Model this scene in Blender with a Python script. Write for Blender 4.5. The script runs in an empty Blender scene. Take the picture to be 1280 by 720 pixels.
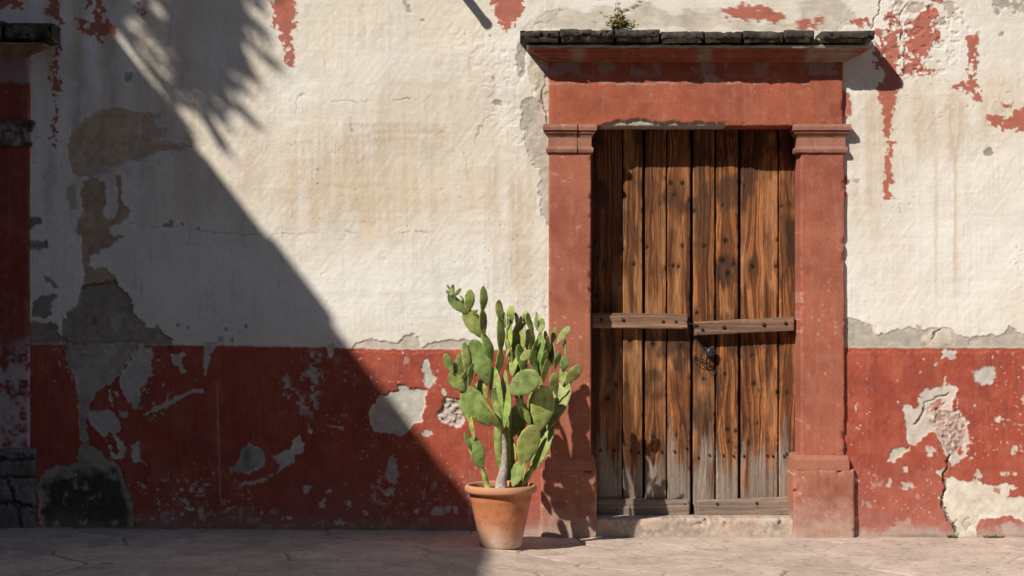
import bpy, bmesh, math, random
import numpy as np
from mathutils import Vector, Matrix

# ------------------------------------------------------------------ camera, sky, sun, exposure
SC = bpy.context.scene
COL = SC.collection
CAM_Y, CAM_Z, FPX = -10.0, 1.4, 2200.0
SUNV = Vector((-0.95, -1.0, 1.18)).normalized()          # towards the sun
cam = bpy.data.cameras.new("Camera"); cam.sensor_width = 36; cam.lens = 36 * FPX / 1280
cam.clip_end = 500
cam_o = bpy.data.objects.new("Camera", cam); COL.objects.link(cam_o)
cam_o.location = (0, CAM_Y, CAM_Z); cam_o.rotation_euler = (math.radians(90), 0, 0)
SC.camera = cam_o
EL = math.asin(SUNV.z); ROT = math.atan2(SUNV.x, SUNV.y)
w = bpy.data.worlds.new("World"); SC.world = w; w.use_nodes = True
nt = w.node_tree
sky = nt.nodes.new("ShaderNodeTexSky"); sky.sky_type = 'NISHITA'; sky.sun_disc = False
sky.sun_elevation = EL; sky.sun_rotation = ROT; sky.altitude = 1800; sky.dust_density = 1.5
bg = nt.nodes["Background"]; bg.inputs[1].default_value = 0.12
nt.links.new(sky.outputs[0], bg.inputs[0])
sl = bpy.data.lights.new("Sun", 'SUN'); sl.energy = 5.0; sl.angle = math.radians(0.6); sl.color = (1.0, 0.945, 0.87)
so = bpy.data.objects.new("Sun", sl); COL.objects.link(so)
so.rotation_euler = SUNV.to_track_quat('Z', 'Y').to_euler(); so.location = (-8, -10, 12)
SC.view_settings.view_transform = 'Standard'; SC.view_settings.look = 'None'
SC.view_settings.gamma = 1; SC.view_settings.use_curve_mapping = False
SC.view_settings.exposure = 0.17

# ------------------------------------------------------------------ helpers
R0 = random.Random(7)
def W(px, py, y=0.0):
    s = (y - CAM_Y) / FPX
    return ((px - 640) * s, y, CAM_Z + (360 - py) * s)

def lattice(seed):
    return np.random.default_rng(seed).random((257, 257))
_L = {}
def vnoise(x, y, seed):
    if seed not in _L: _L[seed] = lattice(seed)
    L = _L[seed]
    xi = np.floor(x).astype(np.int64); yi = np.floor(y).astype(np.int64)
    fx = x - xi; fy = y - yi
    fx = fx * fx * fx * (fx * (fx * 6 - 15) + 10); fy = fy * fy * fy * (fy * (fy * 6 - 15) + 10)
    xi %= 256; yi %= 256
    a = L[yi, xi]; b = L[yi, xi + 1]; c = L[yi + 1, xi]; d = L[yi + 1, xi + 1]
    return (a + (b - a) * fx) * (1 - fy) + (c + (d - c) * fx) * fy
def fbm(x, y, s, o=3, seed=1, sy=None):
    """0..1 noise, feature size s (and sy down)"""
    sy = sy or s; t = 0; amp = 1; n = 0
    for k in range(o):
        t = t + amp * vnoise(x / s + 31.7 * k + seed * 3.1, y / sy + 17.3 * k + seed * 1.7, seed * 13 + k); n += amp
        amp *= 0.5; s /= 2.03; sy /= 2.03
    return t / n
def sst(a, b, x):
    t = np.clip((x - a) / (b - a), 0, 1); return t * t * (3 - 2 * t)
def C3(*c): return np.array(c, dtype=np.float64)
def cov(n, frac, soft=.03):
    q = np.quantile(n, 1 - frac); return sst(q, q + soft, n)
def mix(c, d, a):
    return c * (1 - a[..., None]) + d * a[..., None]

def np_mesh(name, V, Q, colr=None, smooth=None):
    V = np.ascontiguousarray(V, dtype=np.float32); Q = np.ascontiguousarray(Q, dtype=np.int32)
    me = bpy.data.meshes.new(name)
    me.vertices.add(len(V)); me.vertices.foreach_set("co", V.ravel())
    me.loops.add(Q.size); me.loops.foreach_set("vertex_index", Q.ravel())
    me.polygons.add(len(Q)); me.polygons.foreach_set("loop_start", np.arange(0, Q.size, 4, dtype=np.int32))
    if smooth is not None:
        me.polygons.foreach_set("use_smooth", np.ascontiguousarray(smooth, dtype=bool))
    me.update(calc_edges=True)
    if colr is not None:
        at = me.attributes.new("Col", 'FLOAT_COLOR', 'POINT')
        c4 = np.ones((len(V), 4), dtype=np.float32); c4[:, :3] = np.clip(colr, 0, 1)
        at.data.foreach_set("color", c4.ravel())
    return me
def link(name, me, mat, parent=None, loc=None):
    o = bpy.data.objects.new(name, me); COL.objects.link(o)
    if mat: me.materials.clear(); me.materials.append(mat)
    if parent: o.parent = parent
    if loc is not None: o.location = loc
    return o
def empty(name, loc):
    o = bpy.data.objects.new(name, None); COL.objects.link(o); o.location = loc; o.empty_display_size = .1
    return o
def tag(o, label=None, cat=None, group=None, kind=None):
    if label: o['label'] = label
    if cat: o['category'] = cat
    if group: o['group'] = group
    if kind: o['kind'] = kind
    return o
def child(name, me, mat, parent):
    """mesh given in world coordinates, put under a parent (chain of locations only)"""
    o = link(name, me, mat, parent)
    off = Vector((0, 0, 0)); p = parent
    while p: off += p.location; p = p.parent
    me.transform(Matrix.Translation(-off))
    return o
def rebase(o, base):
    """move a child's origin to world point base"""
    off = Vector((0, 0, 0)); p = o.parent
    while p: off += p.location; p = p.parent
    loc = Vector(base) - off
    o.data.transform(Matrix.Translation(-loc)); o.location = loc
    return o
def merge(parts):
    V = []; Q = []; Cc = []; S = []; n = 0
    for v, q, c, s in parts:
        V.append(v); Q.append(q + n); Cc.append(c); S.append(s); n += len(v)
    return np.concatenate(V), np.concatenate(Q), np.concatenate(Cc), np.concatenate(S)
def grid_quads(ny, nx, base=0):
    i = np.arange(ny * nx).reshape(ny, nx) + base
    return np.stack([i[:-1, :-1], i[1:, :-1], i[1:, 1:], i[:-1, 1:]], -1).reshape(-1, 4)

def slab(x0, x1, z0, z1, yf, yb, cf, hf=None, step=0.008, rad=0.008, skew=0.0, wob=0.0, seed=1, sx=None):
    """box whose front (towards -y) is a dense sculpted, coloured sheet with worn round edges"""
    sx = sx or step
    nx = max(4, int((x1 - x0) / sx) + 1); nz = max(4, int((z1 - z0) / step) + 1)
    xs = np.linspace(x0, x1, nx); zs = np.linspace(z1, z0, nz)
    e = min(rad, (x1 - x0) / 4, (z1 - z0) / 4) * .35
    xs = np.concatenate([[x0], [x0 + e], xs[1:-1], [x1 - e], [x1]]); zs = np.concatenate([[z1], [z1 - e], zs[1:-1], [z0 + e], [z0]])
    X, Z = np.meshgrid(xs, zs)
    PX = X * 220 + 640; PY = 360 - (Z - CAM_Z) * 220
    d = np.minimum(np.minimum(X - x0, x1 - X), np.minimum(Z - z0, z1 - Z))
    r = rad * (0.55 + 0.9 * fbm(PX, PY, 14, 3, seed + 3) + 2.2 * sst(.62, .78, fbm(PX, PY, 9, 3, seed + 6))); r = np.maximum(r, 1e-4)
    t = np.clip(1 - d / r, 0, 1)
    back = r * (1 - np.sqrt(np.maximum(0, 1 - t * t)))
    h = hf(PX, PY) if hf else 0
    Y = yf + back - h
    c = cf(PX, PY)
    if wob:
        X = X + wob * (fbm(PX, PY, 40, 3, seed + 5) - .5) * 2; Z2 = Z + wob * (fbm(PX, PY, 40, 3, seed + 9) - .5) * 2
    else: Z2 = Z
    Z2 = Z2 + skew * (X - (x0 + x1) / 2)
    V = np.stack([X, Y, Z2], -1); ny_, nx_ = X.shape
    idx = np.arange(ny_ * nx_).reshape(ny_, nx_)
    Q = grid_quads(ny_, nx_)
    loop = np.concatenate([idx[0, :], idx[1:, -1], idx[-1, -2::-1], idx[-2:0:-1, 0]])
    Vf = V.reshape(-1, 3); cfv = c.reshape(-1, 3)
    A = Vf[loop]; B = A.copy(); B[:, 1] = yb; n = len(loop); b0 = len(Vf)
    i = np.arange(n); j = (i + 1) % n
    Qs = np.stack([b0 + i, b0 + j, b0 + n + j, b0 + n + i], -1)
    Vc = np.concatenate([Vf, A, B]); cc = np.concatenate([cfv, cfv[loop], cfv[loop]])
    # back face
    cor = [0, nx_ - 1, nx_ - 1 + ny_ - 1, 2 * nx_ - 2 + ny_ - 1]
    Qb = np.array([[b0 + n + k for k in cor][::-1]])
    sm = np.concatenate([np.ones(len(Q), bool), np.zeros(len(Qs) + 1, bool)])
    return Vc, np.concatenate([Q, Qs[:, ::-1], Qb[:, ::-1]]), cc, sm

def loft(levels, x0, x1, yf, yb, cf, seed=1, amp=0.003, step=0.02, left=True, right=True):
    """stack of rectangular sections: levels = [(z, out)], out pushes the front and both ends"""
    rings = []; nx = max(3, int((x1 - x0) / step)); ny = 5
    fr = np.linspace(0, 1, nx)
    for z, o in levels:
        xa = x0 - (o if left else 0); xb = x1 + (o if right else 0); ya = yf - o
        fx = np.concatenate([np.full(ny, xa), xa + (xb - xa) * fr, np.full(ny, xb)])
        fy = np.concatenate([np.linspace(yb, ya, ny, endpoint=False), np.full(nx, ya), np.linspace(ya, yb, ny + 1)[1:]])
        rings.append(np.stack([fx, fy, np.full(len(fx), z)], -1))
    V = np.array(rings)
    P = V[..., 0] * 220 + V[..., 1] * 90; Z = V[..., 2] * 220
    n1 = fbm(P, Z, 12, 3, seed) - .5; n2 = fbm(P, Z, 12, 3, seed + 4) - .5
    msk = (V[..., 1] < yb - 1e-4)
    V[..., 1] -= amp * 2 * n1 * msk; V[..., 2] += amp * 2 * n2
    c = cf(V[..., 0] * 220 + 640, 360 - (V[..., 2] - CAM_Z) * 220 + V[..., 1] * 60)
    m, n = V.shape[:2]
    Q = grid_quads(m, n)[:, ::-1]
    Vv = V.reshape(-1, 3); cc = c.reshape(-1, 3)
    # caps: strips from the front line to the back line
    f = np.arange(ny, ny + nx); caps = []; extra = []; ec = []
    b0 = len(Vv)
    for k, row in enumerate((0, m - 1)):
        bk = V[row, f].copy(); bk[:, 1] = yb; extra.append(bk); ec.append(c[row, f])
        a = row * n + f; b = b0 + k * nx + np.arange(nx)
        q = np.stack([a[:-1], a[1:], b[1:], b[:-1]], -1); caps.append(q if k else q[:, ::-1])
    return (np.concatenate([Vv] + extra), np.concatenate([Q] + caps), np.concatenate([cc] + ec),
            np.concatenate([np.ones(len(Q), bool) * False, np.zeros(2 * (nx - 1), bool)]))

def tube(path, radii, seg=8, cap=True):
    """returns V,Q for a tube along points"""
    path = [Vector(p) for p in path]; V = []; Q = []
    up = Vector((0.13, 0.31, 0.94))
    for i, p in enumerate(path):
        d = (path[min(i + 1, len(path) - 1)] - path[max(i - 1, 0)]).normalized()
        a = d.cross(up)
        if a.length < .05: a = d.cross(Vector((1, 0, 0)))
        a.normalize(); b = d.cross(a)
        for k in range(seg):
            t = 2 * math.pi * k / seg; V.append(p + (a * math.cos(t) + b * math.sin(t)) * radii[i])
    m = len(path)
    for i in range(m - 1):
        for k in range(seg):
            l = (k + 1) % seg
            Q.append((i * seg + k, i * seg + l, (i + 1) * seg + l, (i + 1) * seg + k))
    if cap:
        for row in (0, m - 1):
            b = row * seg
            for k in range(1, seg // 2):
                q = (b + k - 1, b + k, b + seg - 1 - k, b + (seg - k) % seg)
                Q.append(q if row == 0 else q[::-1])
    return np.array(V), np.array(Q)

def lathe(prof, seg=64):
    V = []; Q = []
    for r, z in prof:
        for k in range(seg):
            t = 2 * math.pi * k / seg; V.append((r * math.cos(t), r * math.sin(t), z))
    for i in range(len(prof) - 1):
        for k in range(seg):
            l = (k + 1) % seg; Q.append((i * seg + k, i * seg + l, (i + 1) * seg + l, (i + 1) * seg + k))
    return np.array(V), np.array(Q)

# ------------------------------------------------------------------ materials
def newmat(name):
    m = bpy.data.materials.new(name); m.use_nodes = True
    n = m.node_tree.nodes; l = m.node_tree.links
    return m, n, l, n["Principled BSDF"]
def N(n, t, **kw):
    x = n.new(t)
    for k, v in kw.items():
        if k in x.inputs: x.inputs[k].default_value = v
        else: setattr(x, k, v)
    return x
def col_mat(name, rough=.9, s1=160, s2=900, var=.22, bump=.35, dist=.004, spec=.2, stretch=None):
    """vertex layers of paint / grain, broken up by fine noise, with a fine bump"""
    m, n, l, b = newmat(name)
    at = N(n, 'ShaderNodeAttribute', attribute_name='Col')
    tc = N(n, 'ShaderNodeTexCoord'); mp = N(n, 'ShaderNodeMapping'); l.new(tc.outputs['Object'], mp.inputs[0])
    if stretch: mp.inputs['Scale'].default_value = stretch
    a = N(n, 'ShaderNodeTexNoise', Scale=s1, Detail=4.0, Roughness=.65); l.new(mp.outputs[0], a.inputs['Vector'])
    c = N(n, 'ShaderNodeTexNoise', Scale=s2, Detail=2.0); l.new(mp.outputs[0], c.inputs['Vector'])
    ad = N(n, 'ShaderNodeMath', operation='ADD'); l.new(a.outputs[0], ad.inputs[0]); l.new(c.outputs[0], ad.inputs[1])
    mr = N(n, 'ShaderNodeMapRange'); mr.inputs['From Min'].default_value = .6; mr.inputs['From Max'].default_value = 1.4
    mr.inputs['To Min'].default_value = 1 - var; mr.inputs['To Max'].default_value = 1 + var; l.new(ad.outputs[0], mr.inputs[0])
    mx = N(n, 'ShaderNodeVectorMath', operation='SCALE'); l.new(at.outputs['Color'], mx.inputs[0]); l.new(mr.outputs[0], mx.inputs['Scale'])
    l.new(mx.outputs[0], b.inputs['Base Color'])
    b.inputs['Roughness'].default_value = rough; b.inputs['Specular IOR Level'].default_value = spec
    bp = N(n, 'ShaderNodeBump', Strength=bump, Distance=dist); l.new(ad.outputs[0], bp.inputs['Height']); l.new(bp.outputs[0], b.inputs['Normal'])
    return m
M_WALL = col_mat('lime_plaster', s1=70, s2=420, var=.10, bump=.35, dist=.004)
M_STONE = col_mat('painted_stone', s1=60, s2=300, var=.2, bump=.5, dist=.005)
M_COPE = col_mat('lichened_stone', s1=45, s2=220, var=.55, bump=.9, dist=.01)
M_WOOD = col_mat('weathered_timber', s1=150, s2=480, var=.5, bump=.7, dist=.003, rough=.75, spec=.25, stretch=(1, 1, .06))
M_WOODH = col_mat('weathered_timber_crosswise', s1=150, s2=480, var=.4, bump=.5, dist=.003, rough=.75, spec=.25, stretch=(.06, 1, 1))
M_GROUND = col_mat('worn_flagstone', s1=40, s2=240, var=.16, bump=.4, dist=.004, rough=.8, spec=.3)
M_POT = col_mat('terracotta', s1=60, s2=500, var=.12, bump=.2, dist=.002, rough=.85)

def simple(name, c, rough=.8, c2=None, scale=20, bump=.2, metal=0, dist=.004):
    m, n, l, b = newmat(name)
    tc = N(n, 'ShaderNodeTexCoord')
    a = N(n, 'ShaderNodeTexNoise', Scale=scale, Detail=5.0, Roughness=.6); l.new(tc.outputs['Object'], a.inputs['Vector'])
    r = N(n, 'ShaderNodeValToRGB'); r.color_ramp.elements[0].position = .35; r.color_ramp.elements[1].position = .65
    r.color_ramp.elements[0].color = (*c, 1); r.color_ramp.elements[1].color = (*(c2 or c), 1)
    l.new(a.outputs[0], r.inputs[0]); l.new(r.outputs[0], b.inputs['Base Color'])
    b.inputs['Roughness'].default_value = rough; b.inputs['Metallic'].default_value = metal
    b.inputs['Specular IOR Level'].default_value = .3
    bp = N(n, 'ShaderNodeBump', Strength=bump, Distance=dist); l.new(a.outputs[0], bp.inputs['Height']); l.new(bp.outputs[0], b.inputs['Normal'])
    return m
M_IRON = simple('rusted_iron', (.025, .02, .018), .6, (.06, .04, .03), 90, .5, .5, .002)
M_STEEL = simple('dark_lock_steel', (.06, .07, .09), .45, (.1, .11, .13), 120, .2, .7, .001)
M_BARK = simple('bark', (.07, .05, .035), .95, (.14, .11, .08), 25, .8)
M_CORK = simple('corky_cactus_stem', (.25, .20, .165), .95, (.46, .39, .33), 60, .8, 0, .006)
M_STUCCO = simple('added_building_stucco', (.34, .25, .19), .95, (.45, .35, .27), 3, .3)
M_DARKST = simple('dark_weathered_stucco', (.07, .05, .042), .95, (.13, .095, .075), 3, .3)
M_SOIL = simple('soil', (.05, .035, .025), 1, (.1, .075, .05), 60, 1, 0, .01)

def pad_mat():
    m, n, l, b = newmat('cactus_skin')
    tc = N(n, 'ShaderNodeTexCoord'); oi = N(n, 'ShaderNodeObjectInfo')
    a = N(n, 'ShaderNodeTexNoise', Scale=26, Detail=4.0); l.new(tc.outputs['Object'], a.inputs['Vector'])
    r = N(n, 'ShaderNodeValToRGB'); e = r.color_ramp.elements
    e[0].position = .3; e[0].color = (.115, .19, .045, 1); e[1].position = .72; e[1].color = (.36, .44, .105, 1)
    l.new(a.outputs[0], r.inputs[0])
    hs = N(n, 'ShaderNodeHueSaturation')
    mh = N(n, 'ShaderNodeMapRange'); mh.inputs['To Min'].default_value = .45; mh.inputs['To Max'].default_value = .51; l.new(oi.outputs['Random'], mh.inputs[0])
    mv = N(n, 'ShaderNodeMath', operation='MULTIPLY_ADD'); mv.inputs[1].default_value = 7.31; mv.inputs[2].default_value = 0; l.new(oi.outputs['Random'], mv.inputs[0])
    fr = N(n, 'ShaderNodeMath', operation='FRACT'); l.new(mv.outputs[0], fr.inputs[0])
    mvr = N(n, 'ShaderNodeMapRange'); mvr.inputs['To Min'].default_value = .7; mvr.inputs['To Max'].default_value = 1.25; l.new(fr.outputs[0], mvr.inputs[0])
    l.new(mh.outputs[0], hs.inputs['Hue']); l.new(mvr.outputs[0], hs.inputs['Value']); l.new(r.outputs[0], hs.inputs['Color'])
    # areoles: small pale felt dots, and brown scars
    v = N(n, 'ShaderNodeTexVoronoi', Scale=42); l.new(tc.outputs['Object'], v.inputs['Vector'])
    lt = N(n, 'ShaderNodeMapRange'); lt.inputs['From Min'].default_value = .13; lt.inputs['From Max'].default_value = .22; lt.inputs['To Min'].default_value = 1; lt.inputs['To Max'].default_value = 0
    l.new(v.outputs['Distance'], lt.inputs[0])
    mx = N(n, 'ShaderNodeMix', data_type='RGBA'); mx.inputs['B'].default_value = (.36, .36, .2, 1)
    sc_ = N(n, 'ShaderNodeMath', operation='MULTIPLY'); sc_.inputs[1].default_value = .7; l.new(lt.outputs[0], sc_.inputs[0])
    l.new(sc_.outputs[0], mx.inputs[0]); l.new(hs.outputs[0], mx.inputs['A'])
    s = N(n, 'ShaderNodeTexNoise', Scale=55, Detail=3.0); l.new(tc.outputs['Object'], s.inputs['Vector'])
    sr = N(n, 'ShaderNodeMapRange'); sr.inputs['From Min'].default_value = .63; sr.inputs['From Max'].default_value = .69; l.new(s.outputs[0], sr.inputs[0])
    m2 = N(n, 'ShaderNodeMix', data_type='RGBA'); m2.inputs['B'].default_value = (.2, .16, .09, 1); l.new(sr.outputs[0], m2.inputs[0]); l.new(mx.outputs['Result'], m2.inputs['A'])
    # dusty bloom, and a corky yellowish foot where each pad joins
    db = N(n, 'ShaderNodeTexNoise', Scale=13, Detail=4.0); l.new(tc.outputs['Object'], db.inputs['Vector'])
    dr = N(n, 'ShaderNodeMapRange'); dr.inputs['From Min'].default_value = .48; dr.inputs['From Max'].default_value = .7; dr.inputs['To Max'].default_value = .22; l.new(db.outputs[0], dr.inputs[0])
    m3 = N(n, 'ShaderNodeMix', data_type='RGBA'); m3.inputs['B'].default_value = (.33, .37, .2, 1); l.new(dr.outputs[0], m3.inputs[0]); l.new(m2.outputs['Result'], m3.inputs['A'])
    vl = N(n, 'ShaderNodeVectorMath', operation='LENGTH'); l.new(tc.outputs['Object'], vl.inputs[0])
    va = N(n, 'ShaderNodeMath', operation='MULTIPLY_ADD'); va.inputs[1].default_value = .03; l.new(s.outputs[0], va.inputs[0]); l.new(vl.outputs['Value'], va.inputs[2])
    vr = N(n, 'ShaderNodeMapRange'); vr.inputs['From Min'].default_value = .022; vr.inputs['From Max'].default_value = .055; vr.inputs['To Min'].default_value = .65; vr.inputs['To Max'].default_value = 0; l.new(va.outputs[0], vr.inputs[0])
    m4 = N(n, 'ShaderNodeMix', data_type='RGBA'); m4.inputs['B'].default_value = (.30, .25, .12, 1); l.new(vr.outputs[0], m4.inputs[0]); l.new(m3.outputs['Result'], m4.inputs['A'])
    l.new(m4.outputs['Result'], b.inputs['Base Color']); b.inputs['Roughness'].default_value = .58; b.inputs['Specular IOR Level'].default_value = .35
    bp = N(n, 'ShaderNodeBump', Strength=.35, Distance=.004); l.new(a.outputs[0], bp.inputs['Height']); l.new(bp.outputs[0], b.inputs['Normal'])
    return m
M_PAD = pad_mat()
def leaf_mat(name, c1, c2):
    m = simple(name, c1, .6, c2, 9, .1); return m
M_LEAF = leaf_mat('tree_leaf', (.05, .09, .03), (.09, .13, .04))
M_WEED = leaf_mat('dry_weed_leaf', (.13, .12, .035), (.24, .20, .06))
M_MOSS = leaf_mat('ground_moss', (.06, .075, .02), (.12, .12, .04))

# ------------------------------------------------------------------ the plastered facade
exec_layers = None
def facade():
    xs = np.concatenate([np.array([-420, -380, -340, -300, -260, -220, -180, -140, -100, -70, -50]), np.arange(-40, 700, 1.0), np.arange(700, 1041, 4.0),
                         np.arange(1041, 1321, 1.0), np.array([1340, 1400, 1500, 1700, 2000, 2500])])
    ys = np.concatenate([np.array([-380, -300, -220, -150, -100, -60, -30]), np.arange(-15, 681, 1.0), np.array([690, 720])])
    PX, PY = np.meshgrid(xs, ys)
    n1 = fbm(PX, PY, 26, 2, 11) - .5; n2 = fbm(PX, PY, 26, 2, 12) - .5
    m1 = fbm(PX, PY, 8, 3, 13) - .5; m2 = fbm(PX, PY, 8, 3, 14) - .5
    f1 = fbm(PX, PY, 3.2, 2, 15) - .5
    big = fbm(PX, PY, 120, 3, 16); med = fbm(PX, PY, 34, 4, 17); fine = fbm(PX, PY, 7, 3, 18)
    streak = fbm(PX, PY, 3.0, 3, 19, 70); streak2 = fbm(PX, PY, 14, 3, 20, 160); hstreak = fbm(PX, PY, 60, 4, 21, 9)
    shp = PX.shape
    def sd(pts, warp=1.0):
        pts = np.array(pts, float)
        out = np.full(shp, -20.0)
        x0, y0 = pts.min(0) - 16; x1, y1 = pts.max(0) + 16
        ia = np.searchsorted(xs, x0); ib = np.searchsorted(xs, x1); ja = np.searchsorted(ys, y0); jb = np.searchsorted(ys, y1)
        if ia >= ib or ja >= jb: return out
        s = (slice(ja, jb), slice(ia, ib))
        x = PX[s] + warp * (n1[s] * 7 + m1[s] * 6 + f1[s] * 3); y = PY[s] + warp * (n2[s] * 7 + m2[s] * 6 - f1[s] * 3)
        best = np.full(x.shape, 1e9); ins = np.zeros(x.shape, bool)
        k = len(pts)
        for i in range(k):
            ax, ay = pts[i]; bx, by = pts[(i + 1) % k]
            dx, dy = bx - ax, by - ay; L2 = dx * dx + dy * dy + 1e-9
            t = np.clip(((x - ax) * dx + (y - ay) * dy) / L2, 0, 1)
            best = np.minimum(best, (x - ax - t * dx) ** 2 + (y - ay - t * dy) ** 2)
            if ay != by:
                c = ((ay > y) != (by > y)) & (x < (bx - ax) * (y - ay) / (by - ay) + ax); ins ^= c
        d = np.sqrt(best); out[s] = np.where(ins, d, -d); return out
    def line(pts, wd=1.0, warp=.6):
        pts = np.array(pts, float); out = np.full(shp, -20.0)
        x0, y0 = pts.min(0) - 10; x1, y1 = pts.max(0) + 10
        ia = np.searchsorted(xs, x0); ib = np.searchsorted(xs, x1); ja = np.searchsorted(ys, y0); jb = np.searchsorted(ys, y1)
        if ia >= ib or ja >= jb: return out
        s = (slice(ja, jb), slice(ia, ib))
        x = PX[s] + warp * (m1[s] * 7 + f1[s] * 2); y = PY[s] + warp * (m2[s] * 7 - f1[s] * 2)
        best = np.full(x.shape, 1e9)
        for i in range(len(pts) - 1):
            ax, ay = pts[i]; bx, by = pts[i + 1]; dx, dy = bx - ax, by - ay
            t = np.clip(((x - ax) * dx + (y - ay) * dy) / (dx * dx + dy * dy + 1e-9), 0, 1)
            best = np.minimum(best, (x - ax - t * dx) ** 2 + (y - ay - t * dy) ** 2)
        out[s] = wd * (.6 + 1.0 * fine[s]) - np.sqrt(best); return out
    def blob(cx, cy, rx, ry):
        return np.exp(-(((PX - cx + n1 * 40) / rx) ** 2 + ((PY - cy + n2 * 40) / ry) ** 2))
    def dots(lst, warp=.5):
        out = np.full(shp, -20.0)
        for cx, cy, r in lst:
            ia = np.searchsorted(xs, cx - r - 6); ib = np.searchsorted(xs, cx + r + 6); ja = np.searchsorted(ys, cy - r - 6); jb = np.searchsorted(ys, cy + r + 6)
            s = (slice(ja, jb), slice(ia, ib))
            d = r - np.hypot(PX[s] - cx + m1[s] * r * 1.6, (PY[s] - cy + m2[s] * r * 1.6)); out[s] = np.maximum(out[s], d)
        return out
    al = lambda s, k=.8: sst(-k, k, s)
    chip = (fbm(PX, PY, 5, 3, 35) - .5)

    # --- lime washed upper wall
    cream = C3(.70, .625, .51); white = C3(.775, .735, .665); tan = C3(.585, .465, .325); pink = C3(.60, .50, .39)
    col = np.empty(shp + (3,)); col[:] = cream
    wz = np.clip(.08 + .9 * (big - .45) * 2 + blob(1200, 300, 110, 130) * .9 + blob(1070, 190, 22, 120) * .9 + blob(1220, 60, 90, 60) * .9 + blob(1075, 330, 30, 90) * .7
                 + blob(500, 360, 220, 62) * .75 + blob(280, 350, 150, 75) * .9 + blob(110, 100, 26, 120) * .7 + blob(60, 250, 30, 200) * .8 + blob(640, 70, 26, 120) * .6
                 + blob(480, 80, 120, 50) * .35 + blob(370, 120, 20, 40) * .8, 0, 1)
    col = mix(col, white, wz * (.75 + .25 * streak))
    tz = np.clip(blob(1150, 150, 90, 42) * 1.2 + blob(1090, 240, 26, 90) * .9 + blob(560, 240, 150, 55) * .8 + blob(430, 240, 80, 60) * .7 + blob(520, 120, 90, 40) * .35 + blob(655, 330, 24, 90) * .6
                 + blob(300, 220, 60, 60) * .5 + blob(190, 120, 60, 60) * .45 + blob(330, 80, 30, 40) * .6 + blob(600, 130, 60, 70) * .3 + blob(100, 130, 16, 90) * .5
                 + blob(1255, 110, 30, 40) * .7 + blob(460, 170, 120, 14) * .35 + blob(300, 385, 60, 40) * .25, 0, 1)
    tz = tz * (.3 + 1.0 * sst(.35, .7, streak2 * .45 + big * .25 + med * .2 + streak * .1))
    col = mix(col, tan, np.clip(tz * 1.25, 0, 1) * .8)
    col = col * (.93 + .14 * fbm(PX, PY, 55, 4, 24))[..., None]
    col = mix(col, pink, sst(.55, .8, med) * sst(.5, .75, streak2) * .25)
    col = mix(col, C3(.50, .40, .29), sst(.62, .8, hstreak) * blob(470, 165, 260, 40) * .55)
    col = mix(col, C3(.76, .74, .69), sst(.53, .66, streak * .5 + fine * .25 + med * .25) * .3)     # brushed limewash over-strokes
    col = mix(col, C3(.52, .45, .36), sst(.56, .70, (1 - streak) * .6 + med * .4) * .14)
    col = mix(col, C3(.47, .39, .29), cov(fbm(PX, PY, 2.2, 2, 25, 34), .05, .08) * sst(.45, .6, med) * .4)
    lz = sst(330, 200, PX) * sst(330, 230, PY)        # old wash runs down the left part in pale and ochre strips
    for dx, wd, cc, a in ((45, 8, white, .7), (62, 6, tan, .5), (80, 7, white, .6), (98, 9, tan, .7), (118, 7, white, .9), (137, 9, tan, .8), (158, 10, white, .5), (178, 9, tan, .45), (205, 14, pink, .5), (236, 16, tan, .5)):
        col = mix(col, cc * (1.04 if cc is white else .88), np.exp(-((PX - dx + n1 * 10 + m1 * 6) / wd) ** 2) * lz * a * sst(.3, .6, fbm(PX, PY, 20, 3, 26, 80)))
    for dx, a in ((1170, .5), (1194, .7)):
        col = mix(col, C3(.58, .44, .28), np.exp(-((PX - dx + m1 * 3) / 2.2) ** 2) * sst(180, 200, PY) * (1 - sst(330, 410, PY)) * a)
    h = (big - .5) * .018 + (med - .5) * .006 + (fine - .5) * .0014 + (hstreak - .5) * .002
    h += (streak - .5) * .0006 + (fbm(PX * .8 + PY * .6, PY * .8 - PX * .6, 4, 3, 23, 30) - .5) * .0014
    def lay(s, c, a=1.0, depth=0.0, k=.8):
        nonlocal col, h
        if depth > 0: s = s + chip * 5 + (fine - .5) * 3
        m = al(s, k) * a
        c = np.asarray(c) * np.ones_like(col) if np.ndim(c) == 1 else c
        if depth > 0:
            c = mix(c, C3(.64, .59, .52), np.exp(-((s - 1.2) / 1.3) ** 2) * sst(.45, .6, med) * .55)
            c = c * (.88 + .24 * fine)[..., None]
        col = mix(col, c, m)
        if depth: h = h - depth * al(s, 1.2)
        return m
    gcol = lambda c, v=.35: np.array(c) * (1 - v / 2 + v * (med * .5 + fine * .5))[..., None]
    grey = gcol((.44, .395, .325), .5); dgrey = gcol((.29, .25, .195), .8); brown = gcol((.41, .285, .175), .7); redp = gcol((.40, .105, .065), .45)
    pale = gcol((.56, .52, .46), .5); paint_thick = .003
    # grey undercoat showing
    lay(sd([(652, 38), (662, 24), (690, 14), (730, 16), (760, 12), (785, 12), (800, 0), (812, 2), (822, 12), (850, 13), (880, 18), (905, 10), (915, 30), (960, 35), (1000, 24), (1008, -8), (1045, -8), (1062, 12), (1074, 30), (1050, 40)]) + (fbm(PX, PY, 22, 4, 37) - .5) * 20, gcol((.50, .435, .345), .6), .75, .002, 3)
    lay(sd([(648, 48), (657, 58), (656, 92), (650, 97), (645, 70)]), grey * .8, .9, .005)
    lay(sd([(650, 128), (660, 118), (672, 128), (690, 112), (690, 290), (680, 270), (672, 214), (661, 204), (652, 160)]), grey * .95, .85, .005)
    lay(sd([(660, 60), (690, 95), (690, 150), (672, 130), (664, 100)], 1.6), gcol((.5, .44, .34), .9), .8, .003)
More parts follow.
